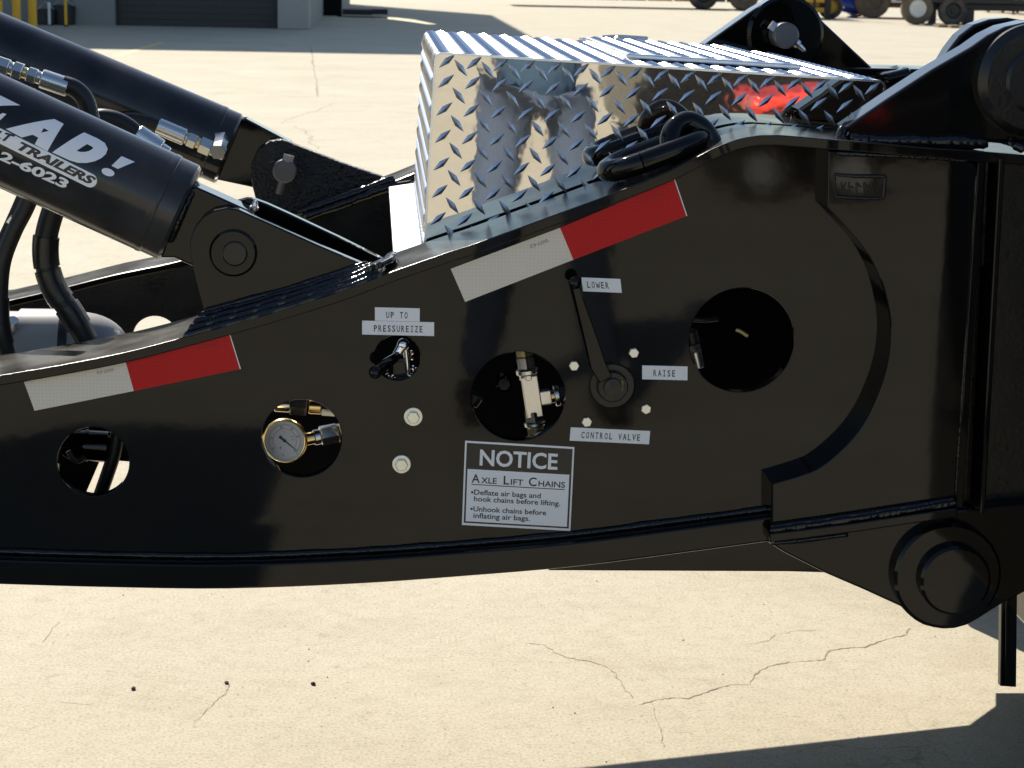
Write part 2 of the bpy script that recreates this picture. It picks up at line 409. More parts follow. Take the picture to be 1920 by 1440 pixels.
for px, py, s, lab in ((250, 1293, .0046, 'leftmost of the three small dark pebbles on the sunlit concrete'),
                       (425, 1282, .0042, 'middle one of the three small dark pebbles on the sunlit concrete'),
                       (587, 1284, .0046, 'rightmost of the three small dark pebbles on the sunlit concrete')):
    bm = bmesh.new(); bmesh.ops.create_icosphere(bm, subdivisions=2, radius=s)
    c = G(px, py)
    for v in bm.verts: v.co = v.co*random.uniform(.8, 1.15); v.co.z *= .7; v.co += c + Vector((0, 0, s*.55))
    me = bpy.data.meshes.new('pebble'); bm.to_mesh(me); bm.free(); me.materials.append(MATS['pebble_dark'])
    tag(link('pebble', me), lab, 'pebble', 'dark pebbles on the concrete')

# ================================================================== THE GOOSENECK (welded steel frame, one thing)
neck = root('trailer_gooseneck', (0.1, 0.5, 0.0), 'black painted steel trailer gooseneck frame with curved side rails and welded pin ears', 'trailer')
YF = -0.012
top_px = [(0, 704), (117, 684), (233, 661), (346, 632), (430, 609), (520, 583), (640, 545), (730, 511), (840, 473), (893, 456),
          (1047, 400), (1150, 362), (1240, 327), (1280, 308), (1340, 277), (1380, 262), (1415, 254), (1460, 253), (1500, 256), (1550, 260)]
top = [(v[0], v[1]) for v in crom(XZ(top_px, YF), 4)]
sl = (top[1][1]-top[0][1])/(top[1][0]-top[0][0])
top = [(top[0][0]-0.9, top[0][1]-0.9*sl*0.5), (top[0][0]-0.4, top[0][1]-0.4*sl*0.85)] + top
bot_px = [(0, 1037), (200, 1043), (427, 1046), (667, 1037), (867, 1023), (1067, 1006), (1280, 979), (1445, 957)]
bot = [(v[0], v[1]) for v in crom(XZ(bot_px, 0.0), 4)]
bot = [(top[0][0], bot[0][1]+0.06), (bot[0][0]-0.4, bot[0][1]+0.012)] + bot
FT = 0.0135
def ztop(x):
    for a, b in zip(top, top[1:]):
        if a[0] <= x <= b[0]: return a[1]+(b[1]-a[1])*(x-a[0])/(b[0]-a[0])
    return top[-1][1]
def hole(px, py, rx, Y=0.0, ry=None, n=64):
    c = P(px, py, Y); k = abs(P(px+rx, py, Y).x-c.x); kz = k if ry is None else abs(P(px, py+ry, Y).z-c.z)
    return circ(c.x, c.z, k, n, kz)
xr = P(1700, 500, 0).x
low_top = [(x, z-FT*0.9) for x, z in top]
web_loop = low_top + [(xr, low_top[-1][1]-0.01), (xr, bot[-1][1]+.02)] + list(reversed(bot))
holes = [hole(175, 866, 67), hole(566, 822, 75), hole(745, 671, 43), hole(972, 743, 88, 0, 83), hole(1391, 638, 98)]
rail = plate('side_rail', web_loop, holes, 0.0, 0.019, 'black_paint', neck, 0.0012)
rail['label'] = 'glossy black curved side rail web with round holes facing the viewer'
fl = [(x, YF, z) for x, z in top if x < P(1345, 280, YF).x]
for px, py, yy in ((1362, 268, -.013), (1380, 261.5, -.015), (1400, 257, -.018), (1425, 253.5, -.023), (1460, 253, -.030), (1500, 256, -.036), (1540, 259.5, -.042), (1580, 263, -.046), (1640, 267.5, -.047), (1730, 276, -.047), (1820, 282, -.047), (1880, 287, -.047), (1960, 294, -.047)):
    q = P(px, py, yy); fl.append((q.x, q.y, q.z))
mb = MB(); n = len(fl); vs_ = []
for i, (x, y, z) in enumerate(fl):
    a, b = Vector(fl[max(i-1, 0)]), Vector(fl[min(i+1, n-1)]); t = (b-a); t.y = 0; t.normalize(); dx, dz = t.z*FT, -t.x*FT
    vs_ += [(x, y, z), (x, .150, z), (x+dx, .150, z+dz), (x+dx, y, z+dz)]
mb.add(vs_, [(4*i+k, 4*i+(k+1) % 4, 4*i+4+(k+1) % 4, 4*i+4+k) for i in range(n-1) for k in range(4)]+[(3, 2, 1, 0), (4*n-4, 4*n-3, 4*n-2, 4*n-1)], 'black_paint')
toppaint(build(mb, 'top_flange', rail, 20, bevel=.0016))
lip = [(x, z) for x, z in bot] + [(P(1800, 905, -0.03).x, P(1800, 905, -0.03).z)]
plate('bottom_flange', strip_loop(lip, 0.0345), [], -0.030, 0.175, 'black_paint', rail, 0.003)
# matte near-black plate added under the toolbox to keep the rail holes dark
xj, xk = P(440, 700, .6).x, 1.0
plate('blackout_plate', [(xj, .80), (xk, .83), (xk, .40), (xj, .40)], [], 0.60, 0.612, 'interior_shade', neck, .001)
# weld along the web foot
mb = MB(); bead(mb, [(x, -0.002, z+0.003) for x, z in bot[2:]], 0.005); build(mb, 'weld_bead', rail)

# --- proud pivot box at the right with its arc cut
Yp = -0.040
arc_px = [(1447, 907), (1500, 891), (1540, 874), (1590, 831), (1625, 785), (1650, 731), (1665, 680), (1670, 632), (1667, 588), (1653, 530), (1630, 480), (1597, 437), (1551, 388)]
arc = [(v[0], v[1]) for v in crom(XZ(arc_px, Yp), 5)]
pb = XZ([(1553, 283), (1700, 290), (1800, 297), (1824, 303), (1833, 314), (1832, 336), (1822, 520), (1808, 700), (1790, 938), (1782, 945), (1447, 996)], Yp) + arc
pivot = plate('pivot_box', pb, [], Yp, 0.003, 'black_paint', neck, 0.0020)
pivot['label'] = 'thick black plate with a round cut-out, standing proud at the right end'
# flange on top of the pivot box and the flange edge below it
bf2 = XZ([(1440, 998), (1500, 991), (1600, 978), (1700, 963), (1792, 950)], -0.050)
plate('bottom_flange', strip_loop(bf2, 0.013), [], -0.057, 0.02, 'black_paint', pivot, 0.002)
mb = MB()
bead(mb, [P(1832, 330, Yp), P(1822, 520, Yp), P(1808, 700, Yp), P(1793, 930, Yp)], 0.003)
bead(mb, [P(1570, 287, Yp), P(1700, 293, Yp), P(1815, 300, Yp)], 0.0035)
build(mb, 'weld_bead', pivot)
# weld-drawn serial tag on the pivot box
mb = MB()
def pv(pts, r): bead(mb, [P(a, b, Yp-.0005) for a, b in pts], r, 'black_paint_rough', .005)
pv([(1565, 327), (1600, 330), (1660, 331)], .0026); pv([(1660, 331), (1658, 355), (1656, 372)], .0024); pv([(1656, 372), (1620, 372), (1568, 369)], .0026); pv([(1568, 369), (1564, 350), (1565, 327)], .0020)
for q in (1578, 1592, 1606, 1620, 1634): 
    pv([(q, 341), (q+random.uniform(-2, 3), 361)], .0012); pv([(q, random.choice((342, 350, 360))), (q+8, random.choice((342, 351, 360)))], .0012)
build(mb, 'serial_tag', pivot)
# right hand end plate, recessed panel and the corner posts below
plate('end_plate', XZ([(1834, 306), (1846, 306), (1806, 952), (1792, 952)], -0.045), [], -0.045, 0.02, 'black_paint', pivot, .001)
plate('end_flange', XZ([(1872, 296), (1884, 297), (1846, 962), (1836, 962)], -0.065), [], -0.068, 0.02, 'black_paint', pivot, .002)
plate('recess_panel', XZ([(1840, 292), (2010, 300), (2010, 1120), (1800, 960)], 0.0), [], 0.0, 0.02, 'black_paint_rough', pivot, .001)

# --- lower lug with boss and pin
Yl = -0.030
lug = XZ([(1438, 1016), (1470, 1036), (1545, 1074), (1620, 1106), (1690, 1138), (1702, 1151), (1716, 1163), (1732, 1172), (1750, 1177), (1768, 1180), (1790, 1179), (1812, 1173), (1832, 1162), (1880, 1132), (1960, 1090), (1960, 940), (1790, 957), (1600, 990)], Yl)
ll = plate('lower_lug', lug, [], Yl, 0.0, 'black_paint', neck, .003)
ll['label'] = 'black lug plate with round pin boss below the right end'
def disc(name, px, py, r, Y0, Y1, m, parent, bev=.003, n=64):
    c = P(px, py, Y1); rr = abs(P(px+r, py, Y1).x-c.x)
    mb = MB(); mb.lathe([(0, rr), (abs(Y1-Y0)-bev, rr), (abs(Y1-Y0), rr-bev)], (c.x, Y0, c.z), (0, -1 if Y1 < Y0 else 1, 0), m, n)
    return build(mb, name, parent, 30)
disc('boss', 1778, 1081, 100, Yl, -0.050, 'black_paint', ll, .004)
disc('pin', 1793, 1090, 66, -0.050, -0.066, 'black_paint', ll, .004)
mb = MB(); bead(mb, [P(1446, 1018, Yl-.001), P(1500, 1013, Yl-.001), P(1590, 1002, Yl-.001)], .004); build(mb, 'weld_bead', ll)
# corner post low at the right
cp = plate('corner_post', XZ([(1878, 1120), (1908, 1100), (1906, 1289), (1876, 1287)], 0.06), [], 0.06, 0.075, 'black_paint', neck, .002)
plate('post_rib', XZ([(1886, 1118), (1892, 1115), (1890, 1283), (1885, 1283)], 0.052), [], 0.052, 0.060, 'black_paint', cp, .001)
# low cross pan seen under the rail
plate('cross_pan', XZ([(985, 1020), (1560, 960), (1580, 1075), (1480, 1072), (1250, 1071), (1030, 1070)], 0.20), [], 0.20, 0.30, 'black_paint', neck, .002)

# --- near clevis for the lifting cylinder
Yc = 0.022
cl_px = [(690, 499), (600, 461), (520, 425), (470, 403), (448, 393), (425, 389), (400, 394), (380, 406), (365, 426), (357, 450), (357, 474), (362, 505), (372, 545), (384, 590), (530, 562), (640, 535), (700, 516)]
cl = plate('clevis_plate', XZ(cl_px, Yc), [], Yc, Yc+.020, 'black_paint', neck, .0022)
cl['label'] = 'black clevis plate with round pin end, carrying the cylinder with the white lettering'
plate('back_plate', XZ([(718, 486), (640, 447), (540, 400), (500, 382), (478, 374), (462, 372), (440, 378), (420, 395), (408, 420), (408, 480), (420, 560), (640, 515), (720, 492)], 0.105), [], 0.105, 0.125, 'black_paint', cl, .0022)
disc('pin', 437, 475, 45, Yc, Yc-.006, 'black_paint', cl, .003)
disc('pin_rim', 440, 476, 24, Yc-.006, Yc-.008, 'black_paint_rough', cl, .002)
def fillet(mb, low, high, rows, amp, n=120, m='weld_paint'):
    """multi-pass fillet weld: a rippled band between two paths"""
    def samp(path, t):
        k = t*(len(path)-1); i = min(int(k), len(path)-2); return path[i].lerp(path[i+1], k-i)
    low, high = crom(low, 4), crom(high, 4); W = rows*5; vs = []
    for i in range(n+1):
        a, b = samp(low, i/n), samp(high, i/n)
        for j in range(W+1):
            v = j/W; q = a.lerp(b, v)
            h = amp*(abs(math.sin(v*rows*math.pi+.25*math.sin(i*.21)))**.6) + amp*.9*math.sin(v*math.pi) + amp*.10*math.sin(i*1.9+3*math.sin(i*.13)+int(v*rows)*2) + random.uniform(-.06, .06)*amp
            vs.append(q + Vector((0, -.75, .66))*h)
    mb.add(vs, [(i*(W+1)+j, i*(W+1)+j+1, (i+1)*(W+1)+j+1, (i+1)*(W+1)+j) for i in range(n) for j in range(W)], m)
mb = MB()
fillet(mb, [P(1442, 1000, -.052), P(1540, 987, -.052), P(1660, 969, -.052), P(1790, 948, -.052)], [P(1446, 983, Yp-.0005), P(1540, 970, Yp-.0005), P(1660, 952, Yp-.0005), P(1788, 932, Yp-.0005)], 2, .003)
build(mb, 'weld_fillet', pivot, 80)
mb = MB()
fillet(mb, [P(342, 634, YF-.001), P(430, 611, YF-.001), P(520, 585, YF-.001), P(640, 547, YF-.001), P(716, 518, YF-.001)],
       [P(380, 584, Yc-.001), P(450, 566, Yc-.001), P(540, 541, Yc-.001), P(630, 513, Yc-.001), P(694, 492, Yc-.001)], 4, .0035)
build(mb, 'weld_fillet', cl, 80)
mb = MB()
bead(mb, [(p.x, Yc-.003, p.z) for p in (P(384, 583, Yc), P(470, 560, Yc), P(560, 535, Yc), P(640, 509, Yc), P(690, 493, Yc))], .004, pitch=.009)
for k in range(5):
    bead(mb, [P(686+6*k, 506-2*k, Yc-.028), P(706+6*k, 497-2*k, Yc), P(722+4*k, 488-3*k, .07), P(735, 482, .11)], .005, pitch=.007)
build(mb, 'weld_bead', cl)
mb = MB(); c = P(476, 393, .045); mb.lathe([(0, .006), (.004, .006), (.006, .004), (.010, .0035), (.013, .002)], c, (0.2, -.2, 1), 'zinc', 12); build(mb, 'grease_nipple', cl)

# --- near pin ear at the upper right
Ye = -0.020
ear_px = [(1586, 238), (1665, 184), (1748, 130), (1821, 88), (1852, 66), (1885, 50), (1930, 40), (1990, 50), (2040, 90), (2060, 150), (2060, 270), (1852, 266), (1600, 262)]
er = plate('pin_ear', XZ(ear_px, Ye), [], Ye, Ye+.058, 'black_paint', neck, .004)
er['label'] = 'large black triangular pin ear at the right edge'
plate('back_plate', XZ([(1700, 230), (1780, 92), (1800, 66), (1826, 46), (1856, 36), (1890, 33), (1960, 45), (2000, 90), (2000, 230)], 0.075), [], 0.075, 0.115, 'black_paint', er, .004)
disc('boss', 1942, 152, 104, Ye, Ye-.024, 'black_paint_rough', er, .010)
disc('pin', 1950, 152, 62, Ye-.024, Ye-.030, 'black_paint_rough', er, .004)
mb = MB()
bead(mb, [P(1590, 262, Ye-.004), P(1700, 265, Ye-.004), P(1850, 268, Ye-.004)], .009, pitch=.010)
bead(mb, [P(1582, 240, Ye+.006), P(1576, 256, Ye), P(1584, 268, Ye-.01)], .008, pitch=.008)
bead(mb, [P(1898, 262, Ye), P(1906, 274, Ye-.015), P(1920, 280, Ye-.02)], .007, pitch=.008)
build(mb, 'weld_bead', er)

# --- far side rail
YA, YB = 1.02, 1.17
far_px = [(0, 567), (100, 544), (215, 515), (330, 491), (420, 462), (520, 425), (620, 385), (740, 339)]
fx = [(v[0], v[1]) for v in crom(XZ(far_px, YA), 3)]
fx = [(fx[0][0]-1.3, fx[0][1]-.12)] + fx
e = fx[-1]
fx += [(e[0]+.2, e[1]+.085), (e[0]+.42, e[1]+.175), (e[0]+.62, e[1]+.215), (e[0]+1.15, e[1]+.215)]
# its foot follows the edge of the shadow it throws on the yard
shadow_px = [(900, 1460), (1090, 1440), (1460, 1400), (1818, 1360), (1868, 1324), (1868, 1300)]
fb = []
for q in shadow_px:
    g = G(*q); t = (YA+.02-g.y)/SUN.y; fb.append((g.x+SUN.x*t, SUN.z*t))
print('far rail foot', [(round(a, 3), round(b, 3)) for a, b in fb])
FB0 = fb[0]
fb = [(fx[0][0], fb[0][1]+.06), (fb[0][0]-.35, fb[0][1]+.004)] + fb + [(fx[-1][0], fb[-1][1])]
hc = P(291, 635, YA); hr = abs(P(291+43, 635, YA).x-hc.x)
hc2 = P(200, 618, YA)
frail = plate('side_rail', [(x, z-.012) for x, z in fx] + list(reversed(fb)), [circ(hc.x, hc.z, hr)], YA+.002, YA+.02, 'black_paint_rough', neck, .001)
frail['label'] = 'far black side rail of the gooseneck, behind the toolbox'
toppaint(plate('top_flange', strip_loop(fx, .013), [], YA, YB, 'black_paint', frail, .003))
fcl = plate('clevis_plate', XZ([(716, 331), (640, 305), (560, 274), (530, 262), (505, 264), (482, 282), (470, 310), (472, 345), (486, 400), (560, 402), (640, 376), (735, 345)], YA+.03), [], YA+.03, YA+.055, 'cast_paint', neck, .003)
fcl['label'] = 'far clevis plate with round steel pin behind the toolbox corner'
disc('pin', 533, 322, 22, YA+.03, YA-.02, 'steel_pin', fcl, .003, 32)
c = P(539, 303, YA-.01); mb = MB(); mb.lathe([(0, .011), (.012, .011)], (c.x, c.y, c.z), (.25, 0, 1), 'zinc', 6); mb.lathe([(-.060, .007), (0, .007)], (c.x, c.y, c.z), (.25, 0, 1), 'steel_pin', 12); build(mb, 'pin_bolt', fcl, 20)
mb = MB(); bead(mb, [P(560, 398, YA-.002), P(640, 372, YA-.002), P(740, 335, YA-.002)], .009, pitch=.012); bead(mb, [P(570, 408, YA-.006), P(640, 384, YA-.006), P(745, 345, YA-.006)], .009, pitch=.012); build(mb, 'weld_bead', fcl)
# far pin ear
fe = plate('pin_ear', XZ([(1290, 105), (1360, 55), (1412, 18), (1436, 4), (1455, -3), (1476, -5), (1497, 0), (1515, 12), (1547, 44), (1628, 120), (1668, 158), (1640, 200), (1300, 190)], YA+.02), [], YA+.02, YA+.08, 'black_paint', neck, .004)
fe['label'] = 'far black triangular pin ear with a round grey pin, rising behind the toolbox'
disc('boss', 1474, 66, 72, YA+.02, YA+.010, 'black_paint', fe, .006)
disc('pin', 1475, 67, 24, YA+.003, YA-.05, 'steel_pin', fe, .003, 40)
c = P(1458, 56, YA-.03); mb = MB(); mb.lathe([(0, .009), (.016, .009)], c, (-.8, 0, .55), 'zinc', 6); build(mb, 'pin_bolt', fe, 20)
c = P(1492, 80, YA-.03); mb = MB(); mb.lathe([(0, .008), (.006, .008), (.008, .005), (.020, .004), (.023, .002)], c, (.72, 0, -.6), 'zinc', 10); build(mb, 'grease_nipple', fe, 20)
# cross members between the rails, unseen front tower added for its shadow, wide deck at the right (all outside the frame or under the toolbox)
mb = MB(); x0 = P(1000, 700, 0.5).x
mb.box((x0, .60, .86), (.10, .84, .16), 'black_paint_rough'); build(mb, 'cross_member', neck, bevel=.004)
mb = MB(); mb.box((-1.30, .60, .66), (.14, .84, .16), 'black_paint_rough'); build(mb, 'cross_member', neck, bevel=.004)
mb = MB()
for y in (.08, 1.1):
    mb.add([(-2.9, y-.06, .55), (-1.35, y-.06, .62), (-1.55, y-.06, 2.0), (-1.85, y-.06, 2.75), (-2.5, y-.06, 2.75), (-2.9, y-.06, 1.6),
            (-2.9, y+.06, .55), (-1.35, y+.06, .62), (-1.55, y+.06, 2.0), (-1.85, y+.06, 2.75), (-2.5, y+.06, 2.75), (-2.9, y+.06, 1.6)],
           [(0, 1, 2, 3, 4, 5), (11, 10, 9, 8, 7, 6)] + [(i, (i+1) % 6, (i+1) % 6+6, i+6) for i in range(6)], 'black_paint')
mb.box((-2.15, .59, 2.45), (.3, .88, .3), 'black_paint')
for v in mb.v: v.x += .38  # shifted so its shadow darkens more of the rail's reflection
build(mb, 'shadow_tower', neck, bevel=.006)
mb = MB(); mb.box((1.30, -.35, 1.05), (.6, 1.3, .42), 'black_paint'); build(mb, 'mirrored_block', neck, bevel=.01)  # unseen block, added so the recess panel mirrors something dark
mb = MB(); mb.box((1.80, .0775, .58), (1.6, 2.155, .56), 'black_paint'); build(mb, 'deck', neck, bevel=.01)
mb = MB(); mb.box((1.85, 1.90, .58), (1.6, .70, .56), 'black_paint'); build(mb, 'deck', neck, bevel=.01)  # separate far block, added to throw the shadow wedge at the right

# ------------------------------------------------------------------ decals and labels on the near rail
LIFT = 0.0006
def P0(px, py): return P(px, py, 0.0)
def tape(pts_w, pts_r, parent):
    mb = MB()
    up = Vector((0, -LIFT, 0))
    mb.poly([P0(*p)+up for p in pts_w], 'tape_white')
    mb.poly([P0(*p)+up for p in pts_r], 'tape_red')
    a, b = Vector(pts_r[1]), Vector(pts_r[2]); d = (Vector(pts_r[1])-Vector(pts_r[0])).normalized()*1.8
    mb.poly([P0(*p)+up for p in (a, a+d, b+d, b)], 'label_white')
    # small certification mark printed upside down on each half
    for pts, m, ua, ub in ((pts_w, 'faint_ink', .70, .86), (pts_r, 'red_ink_dark', .70, .86)):
        f = frame(P0(*pts[0]), P0(*pts[1]), P0(*pts[3]), LIFT+.0003)
        put_text(mb, 'DOT-C2', 1-ub, 1-ua, 0, .085, lambda x, y, f=f: f(1-x, .16+y, 1), m)
    o = build(mb, 'reflective_tape', parent, smooth=None); return o
tape([(45, 716), (235, 676), (251, 733), (65, 770)], [(235, 676), (430, 627), (450, 692), (251, 733)], rail)['label'] = 'white and red reflective tape at the left end of the rail'
tape([(845, 504), (1050, 427), (1075, 487), (872, 566)], [(1050, 427), (1264, 337), (1287, 405), (1075, 487)], rail)['label'] = 'white and red reflective tape sloping below the toolbox'
GL = {}
def label(pts, words, lab, cell=(8.4, 0), cap=11.5, base=None):
    """typed paper label: evenly spaced letters, serifs added to the I"""
    tl, tr, bl = [P0(*p) for p in pts]
    f = frame(tl, tr, bl, LIFT); mb = MB()
    mb.add([f(0, 0), f(1, 0), f(1, 1), f(0, 1)] + [f(0, 0)+Vector((0, LIFT, 0)), f(1, 0)+Vector((0, LIFT, 0)), f(1, 1)+Vector((0, LIFT, 0)), f(0, 1)+Vector((0, LIFT, 0))],
           [(0, 1, 2, 3), (0, 4, 5, 1), (1, 5, 6, 2), (2, 6, 7, 3), (3, 7, 4, 0)], 'label_white')
    W = (Vector(pts[1])-Vector(pts[0])).length; H = (Vector(pts[2])-Vector(pts[0])).length
    x0, step, vb = cell
    for i, ch in enumerate(words):
        if ch == ' ': continue
        if ch == 'W':
            cx = x0+step*i; pts_ = [(-3.4, cap), (-1.8, 0), (0, cap*.72), (1.8, 0), (3.4, cap)]
            for (xa, ya), (xb, yb_) in zip(pts_, pts_[1:]):
                mb.poly([f((cx+xa-.55)/W, (vb-ya)/H, 1), f((cx+xa+.55)/W, (vb-ya)/H, 1), f((cx+xb+.55)/W, (vb-yb_)/H, 1), f((cx+xb-.55)/W, (vb-yb_)/H, 1)], 'ink')
            continue
        cx = x0+step*i; wd = {'I': 1.2, 'L': 5.3, 'T': 5.8, 'E': 5.3, 'W': 7.8, 'V': 6.6, 'A': 6.6}.get(ch, 5.8)
        put_text(mb, ch, (cx-wd/2)/W, (cx+wd/2)/W, 0, cap/H, lambda x, y: f(x, vb/H-y, 1), 'ink', bold=(0 if ch == 'W' else .012), res=2)
        if ch == 'I':
            for yy in (0, cap-1.0):
                mb.poly([f((cx-2.6)/W, (vb-yy)/H, 1), f((cx+2.6)/W, (vb-yy)/H, 1), f((cx+2.6)/W, (vb-yy-1.3)/H, 1), f((cx-2.6)/W, (vb-yy-1.3)/H, 1)], 'ink')
    o = build(mb, 'typed_label', rail, smooth=None); o['label'] = lab
label([(703, 576), (787, 578), (703, 601)], 'UP TO', 'small white typed label reading UP TO', (24, 8.6, 19.5))
label([(679, 601), (814, 604), (679, 627)], 'PRESSUREIZE', 'white typed label reading PRESSUREIZE', (25, 8.55, 19.5))
label([(1090, 520), (1163, 523), (1093, 546)], 'LOWER', 'white typed label reading LOWER beside the lever knob', (12, 8.7, 19))
label([(1204, 685), (1289, 687), (1204, 711)], 'RAISE', 'white typed label reading RAISE right of the lever hub', (24, 8.7, 19.5))
label([(1070, 801), (1219, 808), (1068, 826)], 'CONTROL VALVE', 'white typed label reading CONTROL VALVE', (24, 8.7, 19))
# notice sticker
f = frame(P0(872, 826), P0(1077, 838), P0(866, 984), LIFT)
def sq(a, b, c, d, k, m): mbn.poly([f(a, b, k), f(c, b, k), f(c, d, k), f(a, d, k)], m)
mbn = MB()
sq(0, 0, 1, 1, 0, 'sticker_white'); sq(.016, .024, .984, .972, 1, 'sticker_black'); sq(.032, .33, .966, .952, 2, 'sticker_white')
T = lambda s, a, b, v, cap, m, bold=.010, k=3: put_text(mbn, s, a, b, 0, cap, lambda x, y: f(x, v-y, k), m, bold=bold)
T('NOTICE', .140, .852, .275, .178, 'sticker_white', .022, 2)
for s, a, b, big in (('A', .073, .148, 1), ('XLE', .160, .303, 0), ('L', .366, .418, 1), ('IFT', .432, .545, 0), ('C', .596, .668, 1), ('HAINS', .686, .930, 0)):
    T(s, a, b, .487, .098 if big else .066, 'ink', .012)
sq(.073, .505, .930, .514, 3, 'ink')
for v, s, a, b in ((.628, 'Deflate air bags and', .100, .712), (.706, 'hook chains before lifting.', .102, .893), (.826, 'Unhook chains before', .100, .768), (.906, 'inflating air bags.', .102, .622)):
    T(s, a, b, v, .058, 'ink', .014)
for v in (.603, .801):
    mbn.poly([f(.083+.011*math.cos(q*math.pi/6), v+.014*math.sin(q*math.pi/6), 3) for q in range(12)], 'ink')
o = build(mbn, 'notice_decal', rail, smooth=None); o['label'] = 'white and black NOTICE sticker about axle lift chains'
# two large hex bolts with washers
for px, py in ((775, 781), (753, 870)):
    mb = MB(); c = P0(px, py)
    mb.lathe([(0, .0125), (.0018, .0125), (.0022, .0118)], (c.x, 0, c.z), (0, -1, 0), 'bolt_zinc', 28)
    mb.lathe([(.0020, .0086), (.0078, .0086), (.0086, .0078)], (c.x-.0006, 0, c.z), (.05, -1, .0), 'bolt_zinc', 6)
    build(mb, 'bolt', rail, 25)

# ================================================================== THE TREAD PLATE TOOLBOX
BY = 0.165; BD = 0.80
tl = P(815, 97, BY); tr = P(1662, 151, BY)
ex = (tr-tl); BW = ex.length; ex.normalize(); ez = Vector((ex.z, 0, -ex.x))      # ez points down along the front
ey = Vector((0, 1, 0)); BH = 0.288
def bx(a, d, h): return tl + ex*a + ey*d + ez*h                                    # along, depth, down
box = root('toolbox', (tl.x+.3, .55, tl.z-BH), 'bright aluminium diamond tread plate toolbox between the black rails', 'toolbox')
mb = MB(); rc = 0.011
def wrap(off, d0, d1):
    path = [(0+off, BH)] + [(rc-(rc-off)*math.cos(q*math.pi/12), rc-(rc-off)*math.sin(q*math.pi/12)) for q in range(7)]
    path += [(BW-rc+(rc-off)*math.sin(q*math.pi/12), rc-(rc-off)*math.cos(q*math.pi/12)) for q in range(7)] + [(BW-off, BH)]
    return path
po = wrap(0, 0, 0); pi = wrap(.003, 0, 0); n = len(po); vs = []
for d in (-.0022, BD):
    vs += [bx(a, d, h) for a, h in po] + [bx(a, d, h) for a, h in pi]
fs = []
for k in range(n-1):
    fs += [(k, k+1, 2*n+k+1, 2*n+k), (n+k+1, n+k, 3*n+k, 3*n+k+1), (k+1, k, n+k, n+k+1), (2*n+k, 2*n+k+1, 3*n+k+1, 3*n+k)]
mb.add(vs, fs, 'wrap_aluminium'); shell = build(mb, 'wrap_sheet', box, 30)
mb = MB(); mb.add([bx(.003, 0, .003), bx(BW-.003, 0, .003), bx(BW-.003, 0, BH), bx(.003, 0, BH), bx(.003, .003, .003), bx(BW-.003, .003, .003), bx(BW-.003, .003, BH), bx(.003, .003, BH)],
                  [(0, 1, 2, 3), (7, 6, 5, 4), (0, 4, 5, 1), (1, 5, 6, 2), (2, 6, 7, 3), (3, 7, 4, 0)], 'tread_aluminium')
front = build(mb, 'front_panel', box, None)
mb = MB(); mb.add([bx(.003, BD-.004, .003), bx(BW-.003, BD-.004, .003), bx(BW-.003, BD-.004, BH), bx(.003, BD-.004, BH)], [(0, 1, 2, 3)], 'sheet_aluminium'); build(mb, 'back_panel', box, None)
mb = MB(); mb.add([bx(.003, .004, BH-.004), bx(BW-.003, .004, BH-.004), bx(BW-.003, BD-.004, BH-.004), bx(.003, BD-.004, BH-.004)], [(0, 1, 2, 3)], 'sheet_aluminium'); build(mb, 'floor_panel', box, None)

LL, LW, LH = 0.0295, 0.0086, 0.0030
def lug_geo(o, t, nrm):
    s = nrm.cross(t)
    return [o+t*LL/2, o-t*LL/2, o+s*LW/2, o-s*LW/2, o+t*LL*.10+nrm*LH, o-t*LL*.10+nrm*LH, o+t*LL*.30+s*LW*.24, o-t*LL*.30+s*LW*.24, o+t*LL*.30-s*LW*.24, o-t*LL*.30-s*LW*.24], \
        [(0, 6, 4), (6, 2, 4), (2, 5, 4), (2, 7, 5), (7, 1, 5), (1, 9, 5), (9, 3, 5), (3, 4, 5), (3, 8, 4), (8, 0, 4)]
ORI = {}
for key, (u, v) in {'up': (0.73, -0.68), 'down': (0.66, 0.75)}.items():
    m1 = MB(); g = lug_geo(Vector((0, 0, 0)), (ex*u+ez*v).normalized(), Vector((0, -1, 0))); m1.add(g[0], g[1], 'lug_aluminium'); ORI[key] = m1.mesh('tread_lug')
ref = P(836.7, 151.7, BY)-tl; a0, b0 = ref.dot(ex), ref.dot(ez); hx, hz = 0.01845, 0.0189
cnt = 0; fr = []
for i in range(-1, 44):
    for j in range(-3, 20):
        if (i+j) % 2: continue
        a, h = a0+i*hx, b0+j*hz
        up = (i % 2 == 0)
        if -.006 < h < .010: h = .0115
        if not (.012 < a < BW-.012 and .0035 < h < BH-.01): continue
        p = bx(a, 0, h)
        fz = ztop(p.x)
        vis = p.z > fz-.02
        fr.append((vis, a, h, up))
rest = MB()
for vis, a, h, up in fr:
    jit = Vector((random.uniform(-.0004, .0004), 0, random.uniform(-.0004, .0004)))
    if vis and cnt < 300:
        cnt += 1; o = bpy.data.objects.new('tread_lug', ORI['up' if up else 'down']); C.objects.link(o); adopt(o, front)
        o.location = bx(a, -.0001, h)+jit
    else:
        t = (ex*.73-ez*.68) if up else (ex*.66+ez*.75)
        g = lug_geo(bx(a, 0, h), t.normalized(), Vector((0, -1, 0))); rest.add(g[0], g[1], 'lug_aluminium')
tag(build(rest, 'tread_lugs', front, None), kind='stuff')
tm = MB()
for i in range(0, 60):                                   # top sheet
    for j in range(0, 60):
        if (i+j) % 2: continue
        a, d = .012+i*hx, .008+j*hz
        if a > BW-.012 or d > BD-.006: continue
        t = (ex*.73+ey*.68) if i % 2 == 0 else (ex*.66-ey*.75)
        g = lug_geo(bx(a, d, 0), t.normalized(), -ez); tm.add(g[0], g[1], 'lug_aluminium')
